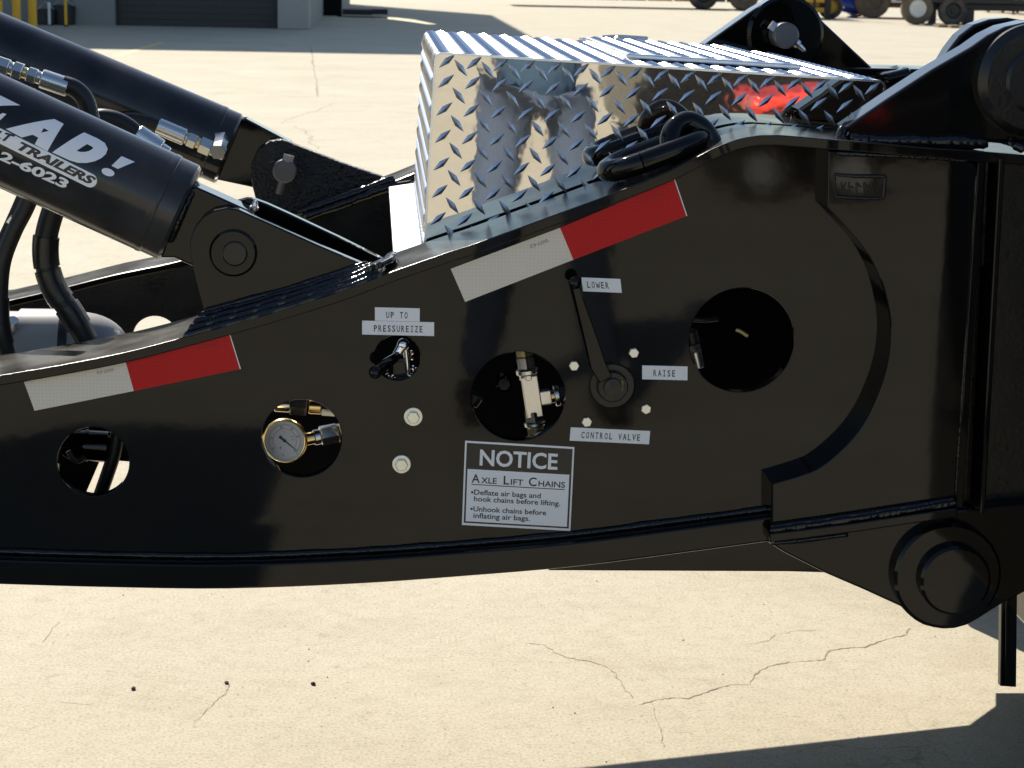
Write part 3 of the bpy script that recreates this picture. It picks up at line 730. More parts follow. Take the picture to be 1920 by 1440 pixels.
for i in range(0, 40):                                   # left end
    for j in range(0, 60):
        if (i+j) % 2: continue
        h, d = .020+i*hz, .008+j*hx
        if h > BH-.01 or d > BD-.006: continue
        t = (ez*.73+ey*.68) if i % 2 == 0 else (ez*.66-ey*.75)
        g = lug_geo(bx(0, d, h), t.normalized(), -ex); tm.add(g[0], g[1], 'lug_aluminium')
tag(build(tm, 'tread_lugs', shell, None), kind='stuff')
# lid with its own tread, hinge rod and paddle latch
mb = MB()
def slab(mb, a0_, a1_, d0, d1, h0, h1, m):
    mb.add([bx(a, d, h) for a in (a0_, a1_) for d in (d0, d1) for h in (h0, h1)], [(0, 1, 3, 2), (4, 6, 7, 5), (0, 4, 5, 1), (2, 3, 7, 6), (0, 2, 6, 4), (1, 5, 7, 3)], m)
la = (P(1176, 88, .26)-tl).dot(ex); lb = BW-.10
slab(mb, la, lb, .10, .70, -.0105, -.0035, 'wrap_aluminium')
lid = build(mb, 'lid', box, None, bevel=.002)
mb = MB()
for i in range(0, 40):
    for j in range(0, 50):
        if (i+j) % 2: continue
        a, d = la+.014+i*hx, .112+j*hz
        if a > lb-.012 or d > .69: continue
        t = (ex*.73+ey*.68) if i % 2 == 0 else (ex*.66-ey*.75)
        g = lug_geo(bx(a, d, -.0105), t.normalized(), -ez); mb.add(g[0], g[1], 'lug_aluminium')
tag(build(mb, 'tread_lugs', lid, None), kind='stuff')
def on_top(px, py):
    d = ray(px, py); nrm = -ez; t = (tl-CAM).dot(nrm)/d.dot(nrm); q = CAM+d*t-tl
    return q.dot(ex), q.y
mb = MB()
pa, pd = on_top(1150, 82)
slab(mb, pa-.030, pa+.045, pd-.02, pd+.015, -.006, 0, 'zinc_yellow')
mb.tube([bx(pa-.02, pd, -.010), bx(pa+.012, pd-.006, -.012), bx(pa+.06, pd+.012, -.012)], [.004, .005, .004], 'zinc', 10)
mb.lathe([(0, .010), (.010, .010), (.014, .005)], bx(pa+.008, pd-.008, 0), -ez, 'zinc_yellow', 16)
lt = build(mb, 'latch', box, 30, bevel=.001)
mb = MB(); pa, pd = on_top(1098, 78); slab(mb, pa-.010, pa+.010, pd-.012, pd+.012, -.007, 0, 'zinc'); build(mb, 'striker', box, 30, bevel=.001)
mb = MB()
for px, py in ((1168, 74), (1190, 78)):
    pa, pd = on_top(px, py); mb.lathe([(0, .009), (.007, .009), (.009, .006)], bx(pa, pd, 0), -ez, 'zinc', 6)
build(mb, 'hinge_screw', box, 25)
# bare aluminium support tray beside the left end, bridging the two rails
za = P(738, 482, .150); zb = P(729, 352, 1.0)
mb = MB(); A = P(738, 480, .155); B = P(815, 474, .155); D_ = P(729, 350, .99); E_ = Vector((B.x, .99, D_.z+.01))
mb.add([A, B, E_, D_, A-Vector((0, 0, .01)), B-Vector((0, 0, .01)), E_-Vector((0, 0, .01)), D_-Vector((0, 0, .01))], [(0, 1, 2, 3), (7, 6, 5, 4), (0, 4, 5, 1), (1, 5, 6, 2), (2, 6, 7, 3), (3, 7, 4, 0)], 'sheet_aluminium')
build(mb, 'support_tray', box, None, bevel=.002)
mb = MB(); c = P(760, 348, .9); mb.lathe([(0, .012), (.008, .012)], (c.x, .86, D_.z-.005), (0, 0, 1), 'zinc', 6); build(mb, 'tray_bolt', box, 20)

# ================================================================== THE TWO LIFTING CYLINDERS
def cylinder(label_, A, B, rpx, tang, name='hydraulic_cylinder'):
    r = rpx*(A-CAM).dot(FW)/FPX
    ax = (B-A).normalized()
    rt = root(name, A, label_, 'cylinder', 'lifting cylinders of the gooseneck')
    mb = MB(); Lc = 1.55
    mb.lathe([(0.0, r*.55), (0.0, r*.93), (.004, r*.985), (.006, r*.985), (.028, r*.985), (.029, r*.998), (.034, r*1.012), (.039, r*.998), (.040, r)] + [(.040+(Lc-.040)*k/8, r) for k in range(1, 9)], A, ax, 'dusty_paint', 72)
    brl = build(mb, 'barrel', rt, 25)
    mb = MB(); mb.tube([A+ax*(Lc-.05), A+ax*(Lc+.45)], r*.5, 'chrome', 32); build(mb, 'rod', rt)
    if tang:
        build(tang, 'eye_plate', rt, 30, bevel=.003)
    return rt, brl, r, ax
A1 = P(340, 400, .075); B1 = P(0, 245, .075)
tm1 = MB()
def prism(mb, pts, y0, y1, m):
    n = len(pts); mb.add([(x, y0, z) for x, z in pts]+[(x, y1, z) for x, z in pts], [tuple(range(n)), tuple(range(2*n-1, n-1, -1))]+[(i, (i+1) % n, (i+1) % n+n, i+n) for i in range(n)], m)
prism(tm1, XZ([(345, 352), (372, 346), (430, 372), (478, 394), (490, 430), (480, 470), (455, 500), (420, 505), (380, 500), (330, 478), (305, 478)], .075), .047, .100, 'black_paint')
c1, brl1, r1, ax1 = cylinder('near black hydraulic cylinder with white lettering, large at the upper left', A1, B1, 97.5, tm1)
mb = MB(); q0 = P(357, 352, .06); bead(mb, [A1+(-ax1)*.002+v for v in [Vector((0, r1*.62*math.cos(t), 0))+ax1.cross(Vector((0, 1, 0)))*r1*.62*math.sin(t) for t in [k*math.pi/8 for k in range(17)]]], .006); build(mb, 'weld_bead', c1)
A2 = P(431, 280, 1.09); B2 = P(0, 100, 1.09)
tm2 = MB(); prism(tm2, XZ([(428, 225), (462, 222), (545, 266), (560, 300), (555, 345), (520, 365), (470, 350), (400, 335)], 1.09), 1.085, 1.13, 'black_paint')
c2, brl2, r2, ax2 = cylinder('far black hydraulic cylinder behind the lettered one', A2, B2, 71, tm2)
print('cyl r', r1, r2)
# decal wrapped onto the near barrel
N1 = Vector((0, -1, 0)); S1 = N1.cross(ax1)
if S1.z < 0: S1 = -S1                                        # up the barrel side
def cyl_hit(px, py):
    d = ray(px, py); o = CAM-A1
    dp = d-ax1*d.dot(ax1); op = o-ax1*o.dot(ax1)
    a, b, c_ = dp.dot(dp), 2*dp.dot(op), op.dot(op)-r1*r1
    disc_ = b*b-4*a*c_
    t = (-b-math.sqrt(max(disc_, 0)))/(2*a); q = o+d*t
    s = -q.dot(ax1); ph = math.atan2(q.dot(S1), q.dot(N1)); return s, ph*r1
def on_cyl(s, t, k=0):
    ph = t/r1; rr = r1+.0005+.0003*k
    return A1 - ax1*s + (N1*math.cos(ph)+S1*math.sin(ph))*rr
class CylDecal(MB):
    def flush(s): pass
def cyl_add(mb, v2, faces, m, k=0):
    """flat (s,t) mesh cut into bands across the barrel, then wrapped"""
    bm = bmesh.new(); vv = [bm.verts.new((x, y, 0)) for x, y in v2]
    for f_ in faces:
        try: bm.faces.new([vv[i] for i in f_])
        except ValueError: pass
    y0 = min(y for x, y in v2); y1 = max(y for x, y in v2); st = .004; q = y0+st
    while q < y1:
        bmesh.ops.bisect_plane(bm, geom=bm.verts[:]+bm.edges[:]+bm.faces[:], plane_co=(0, q, 0), plane_no=(0, 1, 0)); q += st
    bm.verts.index_update()
    mb.add([on_cyl(v.co.x, v.co.y, k) for v in bm.verts], [tuple(v.index for v in f_.verts) for f_ in bm.faces], m); bm.free()
def cyl_text(mb, s_, pa, pb, ph, m, bold, shear, k=0):
    """pa, pb: pixels at the baseline ends; ph: pixel at the cap height above pa"""
    (s0, t0), (s1, t1) = cyl_hit(*pa), cyl_hit(*pb); cap = ph
    v, f_ = text2d(s_, bold, shear, 4); a = min(x for x, y in v); b = max(x for x, y in v); kx = (s1-s0)/(b-a); h = cap/CAPH
    cyl_add(mb, [(s0+(x-a)*kx, t0+(t1-t0)*((x-a)/(b-a))+y*h) for x, y in v], f_, m, k)
mb = MB()
ta = cyl_hit(100, 279)[1]; tb = cyl_hit(140, 250)[1]; cap = (tb-ta)*1.06
cyl_text(mb, 'A', (14, 235), (96, 279), cap, 'decal_white', .105, .50)
cyl_text(mb, 'D', (101, 279), (185, 317), cap, 'decal_white', .105, .50)
hp = [cyl_hit(*p) for p in ((209, 311), (228, 293), (253, 304), (221, 317))]
cyl_add(mb, hp, [(0, 1, 2, 3)], 'decal_white')
hp = [cyl_hit(202.5+13*math.cos(q*math.pi/10)*.91-7*math.sin(q*math.pi/10)*.3, 323+13*math.cos(q*math.pi/10)*.3+7*math.sin(q*math.pi/10)*.95) for q in range(20)]
cyl_add(mb, hp, [tuple(range(20))], 'decal_white')
hp = [cyl_hit(*p) for p in ((-40, 168), (2, 180), (38, 198), (-40, 201))]
cyl_add(mb, hp, [(0, 1, 2, 3)], 'decal_white')
hp = [cyl_hit(*p) for p in ((-12, 222), (5, 212), (12, 214), (2, 224), (-12, 232))]
cyl_add(mb, hp, [(0, 1, 2, 3, 4)], 'decal_white')
# bar with rounded end
(sa, t_a), (sb, t_b) = cyl_hit(-40, 235), cyl_hit(181, 344)
hh = (cyl_hit(90, 285)[1]-cyl_hit(80, 309)[1])/2
bar = [(sa, t_a-hh), (sb-hh, t_b-hh)] + [(sb-hh+hh*math.sin(q*math.pi/8), t_b-hh*math.cos(q*math.pi/8)) for q in range(1, 8)] + [(sb-hh, t_b+hh), (sa, t_a+hh)]
cyl_add(mb, bar, [tuple(range(len(bar)))], 'decal_white')
th = hh*1.12
cyl_text(mb, 'LT', (-14, 257), (23, 268), th, 'sticker_black', .045, .35, 1)
cyl_text(mb, 'TRAILERS', (33, 279), (175, 348), th, 'sticker_black', .045, .35, 1)
cyl_text(mb, '2-6023', (-4, 297), (124, 354), hh*1.35, 'decal_white', .038, .10)
dk = build(mb, 'lettering_decal', c1, None); dk['label'] = 'white lettering with AD!, TRAILERS and 2-6023'

# ================================================================== HOSES AND FITTINGS
def fitting(mb, pts, spec, n=None):
    """stepped hydraulic fitting along a straight line pts[0]->pts[1]; spec = (t0, t1, radius, sides, material)"""
    a, b = pts; ax = (b-a); L = ax.length; ax = ax.normalized()
    for t0, t1, r, k, m in spec:
        c = min(.0012, r*.12)
        mb.lathe([(t0*L, r-c), (t0*L+c, r), (t1*L-c, r), (t1*L, r-c)], a, ax, m, k)
def hose(name, label_, path, r, m='rubber', fit=None, group=None, sleeves=None):
    rt = root(name, path[0], label_, 'hose', group)
    mb = MB(); mb.tube(crom(path, 8), r, m, 18); h = build(mb, 'hose_tube', rt, 60)
    if fit:
        mb = MB(); fitting(mb, fit[0], fit[1]); build(mb, 'fitting', rt, 25)
    for q in sleeves or []:
        cr = crom(path, 8); i0, i1 = int(q[0]*(len(cr)-1)), int(q[1]*(len(cr)-1)); mb = MB(); mb.tube(cr[i0:i1+1], [r*1.16]*(i1+1-i0), 'hose_sleeve', 18); build(mb, 'sleeve', rt, 50)
    return rt
Y1h = .24
hose('hydraulic_hose', 'hydraulic hose with steel end fitting between the two cylinders, at the left edge', [P(118, 158, Y1h), P(140, 166, Y1h), P(158, 184, Y1h), P(168, 212, Y1h), P(176, 260, Y1h)], .0125,
     fit=((P(-20, 114, Y1h), P(128, 164, Y1h)), [(0, .25, .012, 6, 'zinc'), (.25, .30, .009, 16, 'zinc'), (.30, .42, .0125, 6, 'zinc'), (.42, .48, .008, 16, 'zinc_yellow'), (.48, .60, .0115, 6, 'zinc'), (.60, .66, .009, 16, 'zinc'), (.66, 1.0, .0135, 28, 'zinc')]))
Y2h = 1.0
hose('hydraulic_hose', 'hydraulic hose curving to a steel elbow on the far cylinder', [P(302, 238, Y2h), P(270, 227, Y2h), P(238, 224, Y2h), P(215, 235, Y2h), P(190, 280, Y2h)], .0125,
     fit=((P(296, 236, Y2h), P(424, 290, Y2h)), [(0, .40, .0155, 28, 'zinc'), (.40, .44, .011, 16, 'zinc'), (.44, .56, .0145, 6, 'zinc'), (.56, .62, .010, 16, 'zinc_yellow'), (.62, .78, .0165, 6, 'zinc'), (.78, .98, .013, 6, 'zinc')]))
mb = MB(); q = P(410, 275, Y2h); mb.lathe([(-.03, .014), (.02, .014), (.03, .018), (.06, .018)], q, (0, 1, .25), 'zinc', 6); build(mb, 'elbow_port', [o for o in bpy.data.objects if o.name.startswith('hydraulic_hose')][-1], 25)
Y3h = .42
hose('hydraulic_hose', 'hydraulic hose whose ferrule dips behind the lettered cylinder', [P(262, 258, Y3h), P(240, 238, Y3h), P(212, 224, Y3h), P(182, 222, Y3h), P(160, 240, Y3h), P(150, 280, Y3h)], .0135,
     fit=((P(255, 252, Y3h), P(304, 284, Y3h)), [(0, .9, .0165, 28, 'zinc'), (.9, 1.2, .012, 16, 'zinc')]))
hose('air_hose', 'thick black sleeved hose hanging below the lettered cylinder', [P(118, 350, .32), P(98, 400, .32), P(86, 450, .32), P(88, 500, .32), P(104, 545, .32), P(132, 585, .32), P(165, 640, .32)], .0165, 'rubber', sleeves=[(.33, .52), (.53, .76), (.80, .92)])
hose('air_hose', 'black hose sweeping down to the left edge', [P(66, 350, .27), P(48, 392, .27), P(26, 435, .27), P(6, 490, .27), P(0, 550, .27), P(2, 610, .27), P(14, 665, .27)], .0115, 'rubber', sleeves=[(.70, .95)])
hose('air_hose', 'thin black hose with a pale clip at the left edge', [P(52, 345, .36), P(38, 378, .36), P(22, 414, .36), P(2, 455, .36), P(-20, 480, .36)], .0085, 'rubber')
mb = MB(); q = P(20, 413, .33); mb.box(q, (.012, .010, .008), 'zinc', Matrix.Rotation(-.9, 3, 'Y')); build(mb, 'clip', [o for o in bpy.data.objects if o.name.startswith('air_hose')][-1] if False else bpy.data.objects['air_hose.002'], None, bevel=.001)

# grey air tank between the rails
YT = .40; ca = P(0, 655, YT); rt_ = 72*(ca-CAM).dot(FW)/FPX
tank = root('air_tank', (ca.x, YT, ca.z-rt_), 'grey painted air tank with domed end and black strap between the rails', 'air tank')
x0 = ca.x-.9; x1 = P(150, 640, YT).x; x2 = P(244, 640, YT).x; dl = x2-x1
mb = MB(); mb.lathe([(0, rt_)] + [(x1-x0, rt_)] + [(x1-x0+dl*math.sin(k*math.pi/20), rt_*math.cos(k*math.pi/20)) for k in range(1, 10)] + [(x2-x0, .001)], (x0, YT, ca.z), (1, 0, 0), 'grey_paint', 48); build(mb, 'shell', tank, 40)
def band(a, b, rr, m, nm):
    xa, xb = P(a, 600, YT).x, P(b, 600, YT).x; mb = MB(); mb.lathe([(0, rt_-.001), (0, rr), (xb-xa, rr), (xb-xa, rt_-.001)], (xa, YT, ca.z), (1, 0, 0), m, 48); build(mb, nm, tank, 30, bevel=.001)
band(38, 118, rt_*1.07, 'grey_paint', 'sleeve_band'); band(119, 133, rt_*1.10, 'rubber', 'strap'); band(-20, -8, rt_*1.06, 'rubber', 'strap')
mb = MB(); mb.tube([P(17, 640, YT-.03), P(25, 600, YT-.06)], .008, 'zinc', 12); build(mb, 'drain_fitting', tank, 30)

# inside the left hole: a black canister, a hose and its bracket
can = root('air_valve', P(130, 850, .14), 'black air valve canister with a hose, inside the leftmost round hole', 'valve')
mb = MB(); a, b = P(120, 832, .13), P(214, 838, .13); mb.lathe([(0, .018), (.008, .022), (.030, .022), (.030, .0235), (.034, .0235), (.034, .022), ((b-a).length-.008, .022), ((b-a).length, .012)], a, b-a, 'black_paint', 40); build(mb, 'canister', can, 30)
mb = MB(); mb.tube(crom([P(222, 800, .12), P(215, 846, .12), P(203, 885, .12), P(182, 945, .12)], 6), .0095, 'rubber', 16); build(mb, 'hose_tube', can, 60)
mb = MB(); mb.tube(crom([P(128, 845, .10), P(138, 860, .10), P(150, 863, .10), P(158, 855, .10)], 6), .004, 'rubber', 10); build(mb, 'tube_loop', can, 60)
mb = MB(); prism(mb, XZ([(60, 780), (216, 780), (186, 866), (152, 945), (60, 945)], .17), .17, .18, 'black_paint_rough'); prism(mb, XZ([(205, 770), (265, 770), (265, 868), (216, 864)], .17), .172, .182, 'black_paint_rough'); build(mb, 'bracket', can, None)

# pressure gauge in the second hole
Yg = .030; gc = P(534, 826, Yg); gr = 42*(gc-CAM).dot(FW)/FPX
gn = Vector((-.16, -1, .05)).normalized()
gauge = root('pressure_gauge', gc, 'round white-dial pressure gauge with steel fitting, showing through a hole in the rail', 'gauge')
mb = MB(); mb.lathe([(-.030, gr*.80), (-.006, gr*.92), (-.004, gr), (.001, gr), (.0035, gr*.95), (.0030, gr*.90), (.0005, gr*.88)], gc, gn, 'brass', 64, cap=False); mb.lathe([(-.031, gr*.8), (-.030, gr*.8)], gc, gn, 'black_paint', 32); build(mb, 'bezel', gauge, 40)
gu = gn.cross(Vector((0, 0, 1))).normalized(); 
if gu.x < 0: gu = -gu
gv = gu.cross(gn).normalized(); 
if gv.z < 0: gv = -gv
def gp(r_, deg, k=0): q = R(deg); return gc + (gu*math.cos(q)+gv*math.sin(q))*r_*gr + gn*(.0004+.0002*k)
mb = MB(); mb.poly([gp(.885, k*10) for k in range(36)], 'dial_white')
def arcband(r0, r1_, d0, d1, m, k=1):
    for d in range(d0, d1, 6): mb.poly([gp(r0, d, k), gp(r1_, d, k), gp(r1_, d+6, k), gp(r0, d+6, k)], m)
arcband(.52, .54, -40, 225, 'red_ink'); arcband(.70, .715, -40, 225, 'faint_ink')
for k in range(0, 41): 
    d = -45+270*k/40; mb.poly([gp(.715, d-.7, 1), gp(.715, d+.7, 1), gp(.80 if k % 5 == 0 else .765, d+.7, 1), gp(.80 if k % 5 == 0 else .765, d-.7, 1)], 'faint_ink')
def dial_text(s_, rr, deg, h, m):
    c = gp(rr, deg, 1); w_ = h*.62*len(s_); put_text(mb, s_, -w_/2, w_/2, 0, h, lambda x, y: c+gu*x*gr+gv*(y-h/2)*gr, m, res=2)
for s_, dg in (('0', -45+0), ('10', 171), ('20', 105), ('30', 60), ('8', 215), ('40', 20), ('6', 265)): dial_text(s_, .62 if len(s_) > 1 else .64, dg, .10, 'ink')
for s_, dg in (('2', 92), ('1', 240)): dial_text(s_, .38, dg, .10, 'red_ink')
dial_text('bar', .40, 10, .08, 'faint_ink'); dial_text('psi', .40, 32, .08, 'faint_ink')
build(mb, 'dial', gauge, None)
mb = MB(); nd = -38
def npt(l, w_): 
    q = R(nd); u = gu*math.cos(q)+gv*math.sin(q); s_ = -gu*math.sin(q)+gv*math.cos(q); return gc+u*l*gr+s_*w_*gr+gn*.0016
mb.add([npt(-.30, .07), npt(-.30, -.07), npt(0, -.035), npt(.74, -.008), npt(.74, .008), npt(0, .035)], [(0, 1, 2, 3, 4, 5)], 'ink'); mb.lathe([(.0006, gr*.07), (.0024, gr*.07)], gc, gn, 'ink', 16); build(mb, 'needle', gauge, None)
mb = MB(); fitting(mb, (P(572, 824, .045), P(660, 806, .060)), [(0, .22, .0085, 20, 'brass'), (.18, .32, .0105, 24, 'zinc'), (.33, .70, .0140, 6, 'zinc'), (.70, 1.1, .0125, 6, 'brass')]); build(mb, 'stem_fitting', gauge, 25)
mb = MB(); fitting(mb, (P(515, 758, .075), P(612, 764, .075)), [(0, .3, .010, 20, 'zinc'), (.3, .62, .0135, 6, 'zinc'), (.66, .9, .010, 20, 'brass'), (.9, 1.2, .012, 6, 'zinc')])
fo = root('pipe_fitting', P(560, 761, .075), 'steel pipe fitting at the top of the gauge hole', 'fitting'); build(mb, 'fitting_body', fo, 25)

# tee fitting in the third hole
tee = root('tee_fitting', P(1000, 820, .06), 'steel tee fitting standing in the large round hole above the NOTICE sticker', 'fitting')
Yt = .055
a, b = P(981, 650, Yt), P(1010, 840, Yt); ax = (b-a).normalized(); sd_ = Vector((0, -1, 0)).cross(ax)
if sd_.x < 0: sd_ = -sd_
rot = Matrix((sd_, Vector((0, 1, 0)), -ax)).transposed()
mb = MB(); k_ = .00072
mb.box(P(997, 742, Yt), (.023, .022, .058), 'zinc', rot); mb.box(P(1020, 744, Yt), (.020, .019, .019), 'zinc', rot); build(mb, 'tee_body', tee, None, bevel=.0015)
mb = MB(); fitting(mb, (a, b), [(0, .09, .0125, 6, 'zinc_yellow'), (.09, .21, .0135, 6, 'zinc'), (.215, .265, .0155, 24, 'zinc'), (.265, .32, .012, 20, 'zinc')]); build(mb, 'upper_nut', tee, 25)
mb = MB(); fitting(mb, (a, b), [(.63, .73, .0135, 6, 'zinc'), (.735, .775, .0150, 24, 'zinc'), (.78, .80, .010, 16, 'zinc'), (.80, .895, .0130, 6, 'zinc_yellow'), (.90, 1.0, .009, 16, 'zinc')]); build(mb, 'lower_nut', tee, 25)
mb = MB(); fitting(mb, (P(1030, 744, Yt), P(1075, 736, Yt)), [(0, .25, .009, 16, 'brass'), (.2, .42, .0145, 24, 'zinc'), (.42, 1.4, .0135, 6, 'rubber')]); build(mb, 'side_nut', tee, 25)
mb = MB(); q = P(945, 720, .12); mb.lathe([(0, .012), (.02, .012), (.022, .008)], (q.x, .139, q.z), (0, -1, 0), 'black_paint', 24); mb.lathe([(0, .006), (.024, .006)], (q.x, .139, q.z), (0, -1, 0), 'black_paint', 16); build(mb, 'bleed_screw', tee, 25)
mb = MB(); fitting(mb, (P(868, 772, .08), P(892, 738, .08)), [(0, .5, .011, 6, 'zinc'), (.5, 1, .013, 20, 'rubber')])
o = root('pipe_fitting', P(880, 750, .08), 'dim steel fitting at the left rim of the large hole above the NOTICE sticker', 'fitting'); build(mb, 'fitting_body', o, 25)
# fitting at the left rim of the big nose hole
mb = MB(); fitting(mb, (P(1292, 620, .07), P(1308, 690, .07)), [(0, .35, .011, 20, 'rubber'), (.35, .55, .0115, 6, 'zinc'), (.55, 1.0, .010, 20, 'zinc')])
o = root('pipe_fitting', P(1300, 690, .07), 'steel hose fitting at the left rim of the big hole near the RAISE label', 'fitting'); build(mb, 'fitting_body', o, 25)
mb = MB(); mb.tube(crom([P(1290, 598, .09), P(1320, 600, .09), P(1345, 598, .10)], 5), .0035, 'rubber', 10); mb.tube(crom([P(1380, 618, .12), P(1390, 622, .12), P(1402, 630, .12)], 5), .0025, 'zinc_yellow', 8); build(mb, 'wire', o, 60)

# toggle valve in the small hole
tog = root('toggle_valve', P(765, 705, .05), 'black toggle valve lever poking out of the small hole below PRESSUREIZE', 'valve')
mb = MB(); mb.tube([P(705, 697, -.045), P(722, 684, -.028), P(744, 668, .004)], [.0068, .0078, .0062], 'black_paint', 20); k0 = P(704, 698, -.05)
mb.lathe([(-.0088+.0088*(1-math.cos(k*math.pi/12)), .0088*math.sin(k*math.pi/12)) for k in range(13)], k0, (P(744, 668, .004)-k0), 'black_paint', 24); build(mb, 'handle', tog, 40)
mb = MB(); q = P(756, 646, .012); mb.lathe([(-.0085+.0085*(1-math.cos(k*math.pi/12)), .0085*math.sin(k*math.pi/12)) for k in range(13)], q, (0, 0, 1), 'chrome', 24); mb.tube([q, P(742, 668, .010)], [.0075, .0058], 'chrome', 16); build(mb, 'joint', tog, 50)
mb = MB(); mb.tube([P(760, 652, .018), P(766, 704, .022)], .0035, 'chrome', 12); mb.box(P(752, 690, .03), (.020, .018, .022), 'black_paint'); build(mb, 'stem', tog, 40, bevel=.001)
mb = MB()
for px, py in ((772, 662), (773, 672), (775, 690), (780, 694), (728, 704), (738, 708), (776, 700)):
    q = P(px, py, .03); mb.lathe([(0, .0026), (.004, .0026), (.006, .001)], q, (random.uniform(-.5, .5), -1, .6), 'chrome', 8)
tag(build(mb, 'screws', tog, 30), kind='stuff')

# lift control valve: lever, hub and four mounting bolts
Yv = -.014
val = root('control_lever', P(1148, 722, 0), 'black control lever with ball knob and round hub, four bolts around it', 'lever')
hub = P(1147, 722, 0); mb = MB(); mb.lathe([(0, .0305), (.004, .0305), (.006, .029), (.006, .021), (.012, .0205), (.014, .019), (.014, .0125), (.019, .012), (.020, .006)], (hub.x, 0, hub.z), (0, -1, 0), 'black_paint_rough', 48); build(mb, 'hub', val, 25)
mb = MB()
L0 = [(1080, 540, -.030), (1090, 575, -.027), (1110, 642, -.021), (1122, 686, -.017), (1136, 712, -.016)]
wd = [7, 8.5, 12.5, 15, 13]
rows = []
for i_, ((px, py, yy), ww) in enumerate(zip(L0, wd)):
    a, b = L0[max(i_-1, 0)], L0[min(i_+1, 4)]; d = Vector((b[0]-a[0], b[1]-a[1])).normalized(); nx_ = Vector((-d.y, d.x))
    rows.append([P(px+nx_.x*ww*sg, py+nx_.y*ww*sg, yy+dy) for sg, dy in ((-1, -.004), (1, -.004), (1, .004), (-1, .004))])
mb.add([v for r_ in rows for v in r_], [(4*k+q, 4*k+(q+1) % 4, 4*k+4+(q+1) % 4, 4*k+4+q) for k in range(4) for q in range(4)]+[(3, 2, 1, 0), (16, 17, 18, 19)], 'black_paint')
build(mb, 'lever_arm', val, None, bevel=.0012)
mb = MB(); q = P(1079, 530, -.034); mb.lathe([(-.0085+.0085*(1-math.cos(k*math.pi/12)), .0085*math.sin(k*math.pi/12)) for k in range(13)], q, (0, -1, 0), 'black_paint', 28); build(mb, 'knob', val, 60)
mb = MB(); q = P(1166, 722, -.010); mb.tube([q+Vector((0, -.004, .007)), q+Vector((.001, -.004, 0)), q+Vector((0, -.004, -.007))], .0022, 'zinc_yellow', 8); build(mb, 'snap_ring', val, 40)
for px, py in ((1076, 685), (1188, 661), (1211, 766), (1100, 790)):
    mb = MB(); c = P0(px, py); mb.lathe([(0, .0070), (.0048, .0070), (.0056, .0062)], (c.x, 0, c.z), (0, -1, 0), 'bolt_zinc', 6, ref=Vector((random.uniform(-.5, .5), 0, 1))); build(mb, 'mounting_bolt', val, 20)

# lashing rings on the rails
def lashing(px0, py0, px1, py1, Y0, Y1, r, label_, eye):
    a, b = P(px0, py0, Y0), P(px1, py1, Y0); d = (b-a); L = d.length; d.normalize(); u = Vector((0, 1, 0)); hw = (Y1-Y0)/2; cy = a+u*hw
    pts = []
    for k in range(13): q = R(90+180*k/12); pts.append(cy + d*(hw + hw*math.cos(q)) - u*hw*math.sin(q) )
    pts = [cy+d*hw+u*hw*(-math.cos(R(180*k/12)))*1 - d*hw*math.sin(R(180*k/12)) for k in range(13)]
    pts2 = [cy+d*(L-hw)+u*hw*math.cos(R(180*k/12)) + d*hw*math.sin(R(180*k/12)) for k in range(13)]
    mb = MB(); mb.tube(pts+pts2+[pts[0]], r, 'black_paint', 24, cap=False)
    o = build(mb, 'lashing_ring', None, 70); tag(o, label_, 'lashing ring', 'lashing rings on the rails')
    return o
lashing(1146, 326, 1322, 262, .018, .105, .0148, 'heavy black steel lashing ring lying on the near rail beside the toolbox', None)
mb = MB()
pa, pt, pb2 = P(1262, 272, .050), P(1288, 236, .050), P(1330, 276, .050)
mb.tube(crom([P(1262, 290, .030), P(1258, 262, .040), P(1268, 240, .050), P(1290, 229, .055), P(1314, 240, .055), P(1330, 262, .055), P(1342, 290, .05)], 6), .0150, 'black_paint', 24)
prism(mb, XZ([(1318, 252), (1356, 275), (1340, 300), (1310, 300)], .03), .030, .075, 'black_paint'); build(mb, 'ring_eye', rail, 50)
lashing(1664, 150, 1704, 140, .98, 1.06, .013, 'small black lashing ring on the far rail at the right end of the toolbox', None)

# ================================================================== THE WAREHOUSE AND ITS YARD
c0 = G(580, 55); yb = c0.y; xc = c0.x
HB = 7.65
bld = root('warehouse', (xc-8, yb+6, 0), 'grey warehouse wall with dark roller door at the upper left', 'building')
dl_, dr_ = G(209, 50).x, G(521, 54).x
xl = G(122, 50).x
def bbox(mb, x0, x1, y0, y1, z0, z1, m): mb.box(((x0+x1)/2, (y0+y1)/2, (z0+z1)/2), (x1-x0, y1-y0, z1-z0), m)
mb = MB()
bbox(mb, xl, dl_, yb, yb+.3, 0, HB, 'wall_paint')
bbox(mb, dl_, dr_, yb+.003, yb+.3, 4.2, HB, 'wall_paint')
bbox(mb, xc-30, xl-2.6, yb+1.6, yb+1.9, 0, HB, 'wall_paint')
bbox(mb, xl-2.6, xl, yb+1.6, yb+1.9, 0, HB, 'wall_paint')
bbox(mb, xl-.3, xl-.003, yb+.3, yb+1.6, 0, HB, 'wall_paint')
bbox(mb, xc-.35, xc-.002, yb+.6, yb+9.0, 0, HB, 'wall_paint')
bbox(mb, xc-30, xc, yb+20.0, yb+20.3, 0, HB, 'wall_paint')
build(mb, 'wall', bld, None)
mb = MB(); bbox(mb, xc-30, xc+.25, yb-.2, yb+20.3, HB, HB+.3, 'roof_grey'); build(mb, 'roof', bld, None)
mb = MB(); bbox(mb, dr_, xc, yb-.15, yb+.6, 0, HB-.003, 'pier_paint'); build(mb, 'pier', bld, None, bevel=.02)
door = MB(); bbox(door, dl_, dr_, yb+.22, yb+.26, 0, 4.2, 'door_dark'); dr = build(door, 'roller_door', bld, None)
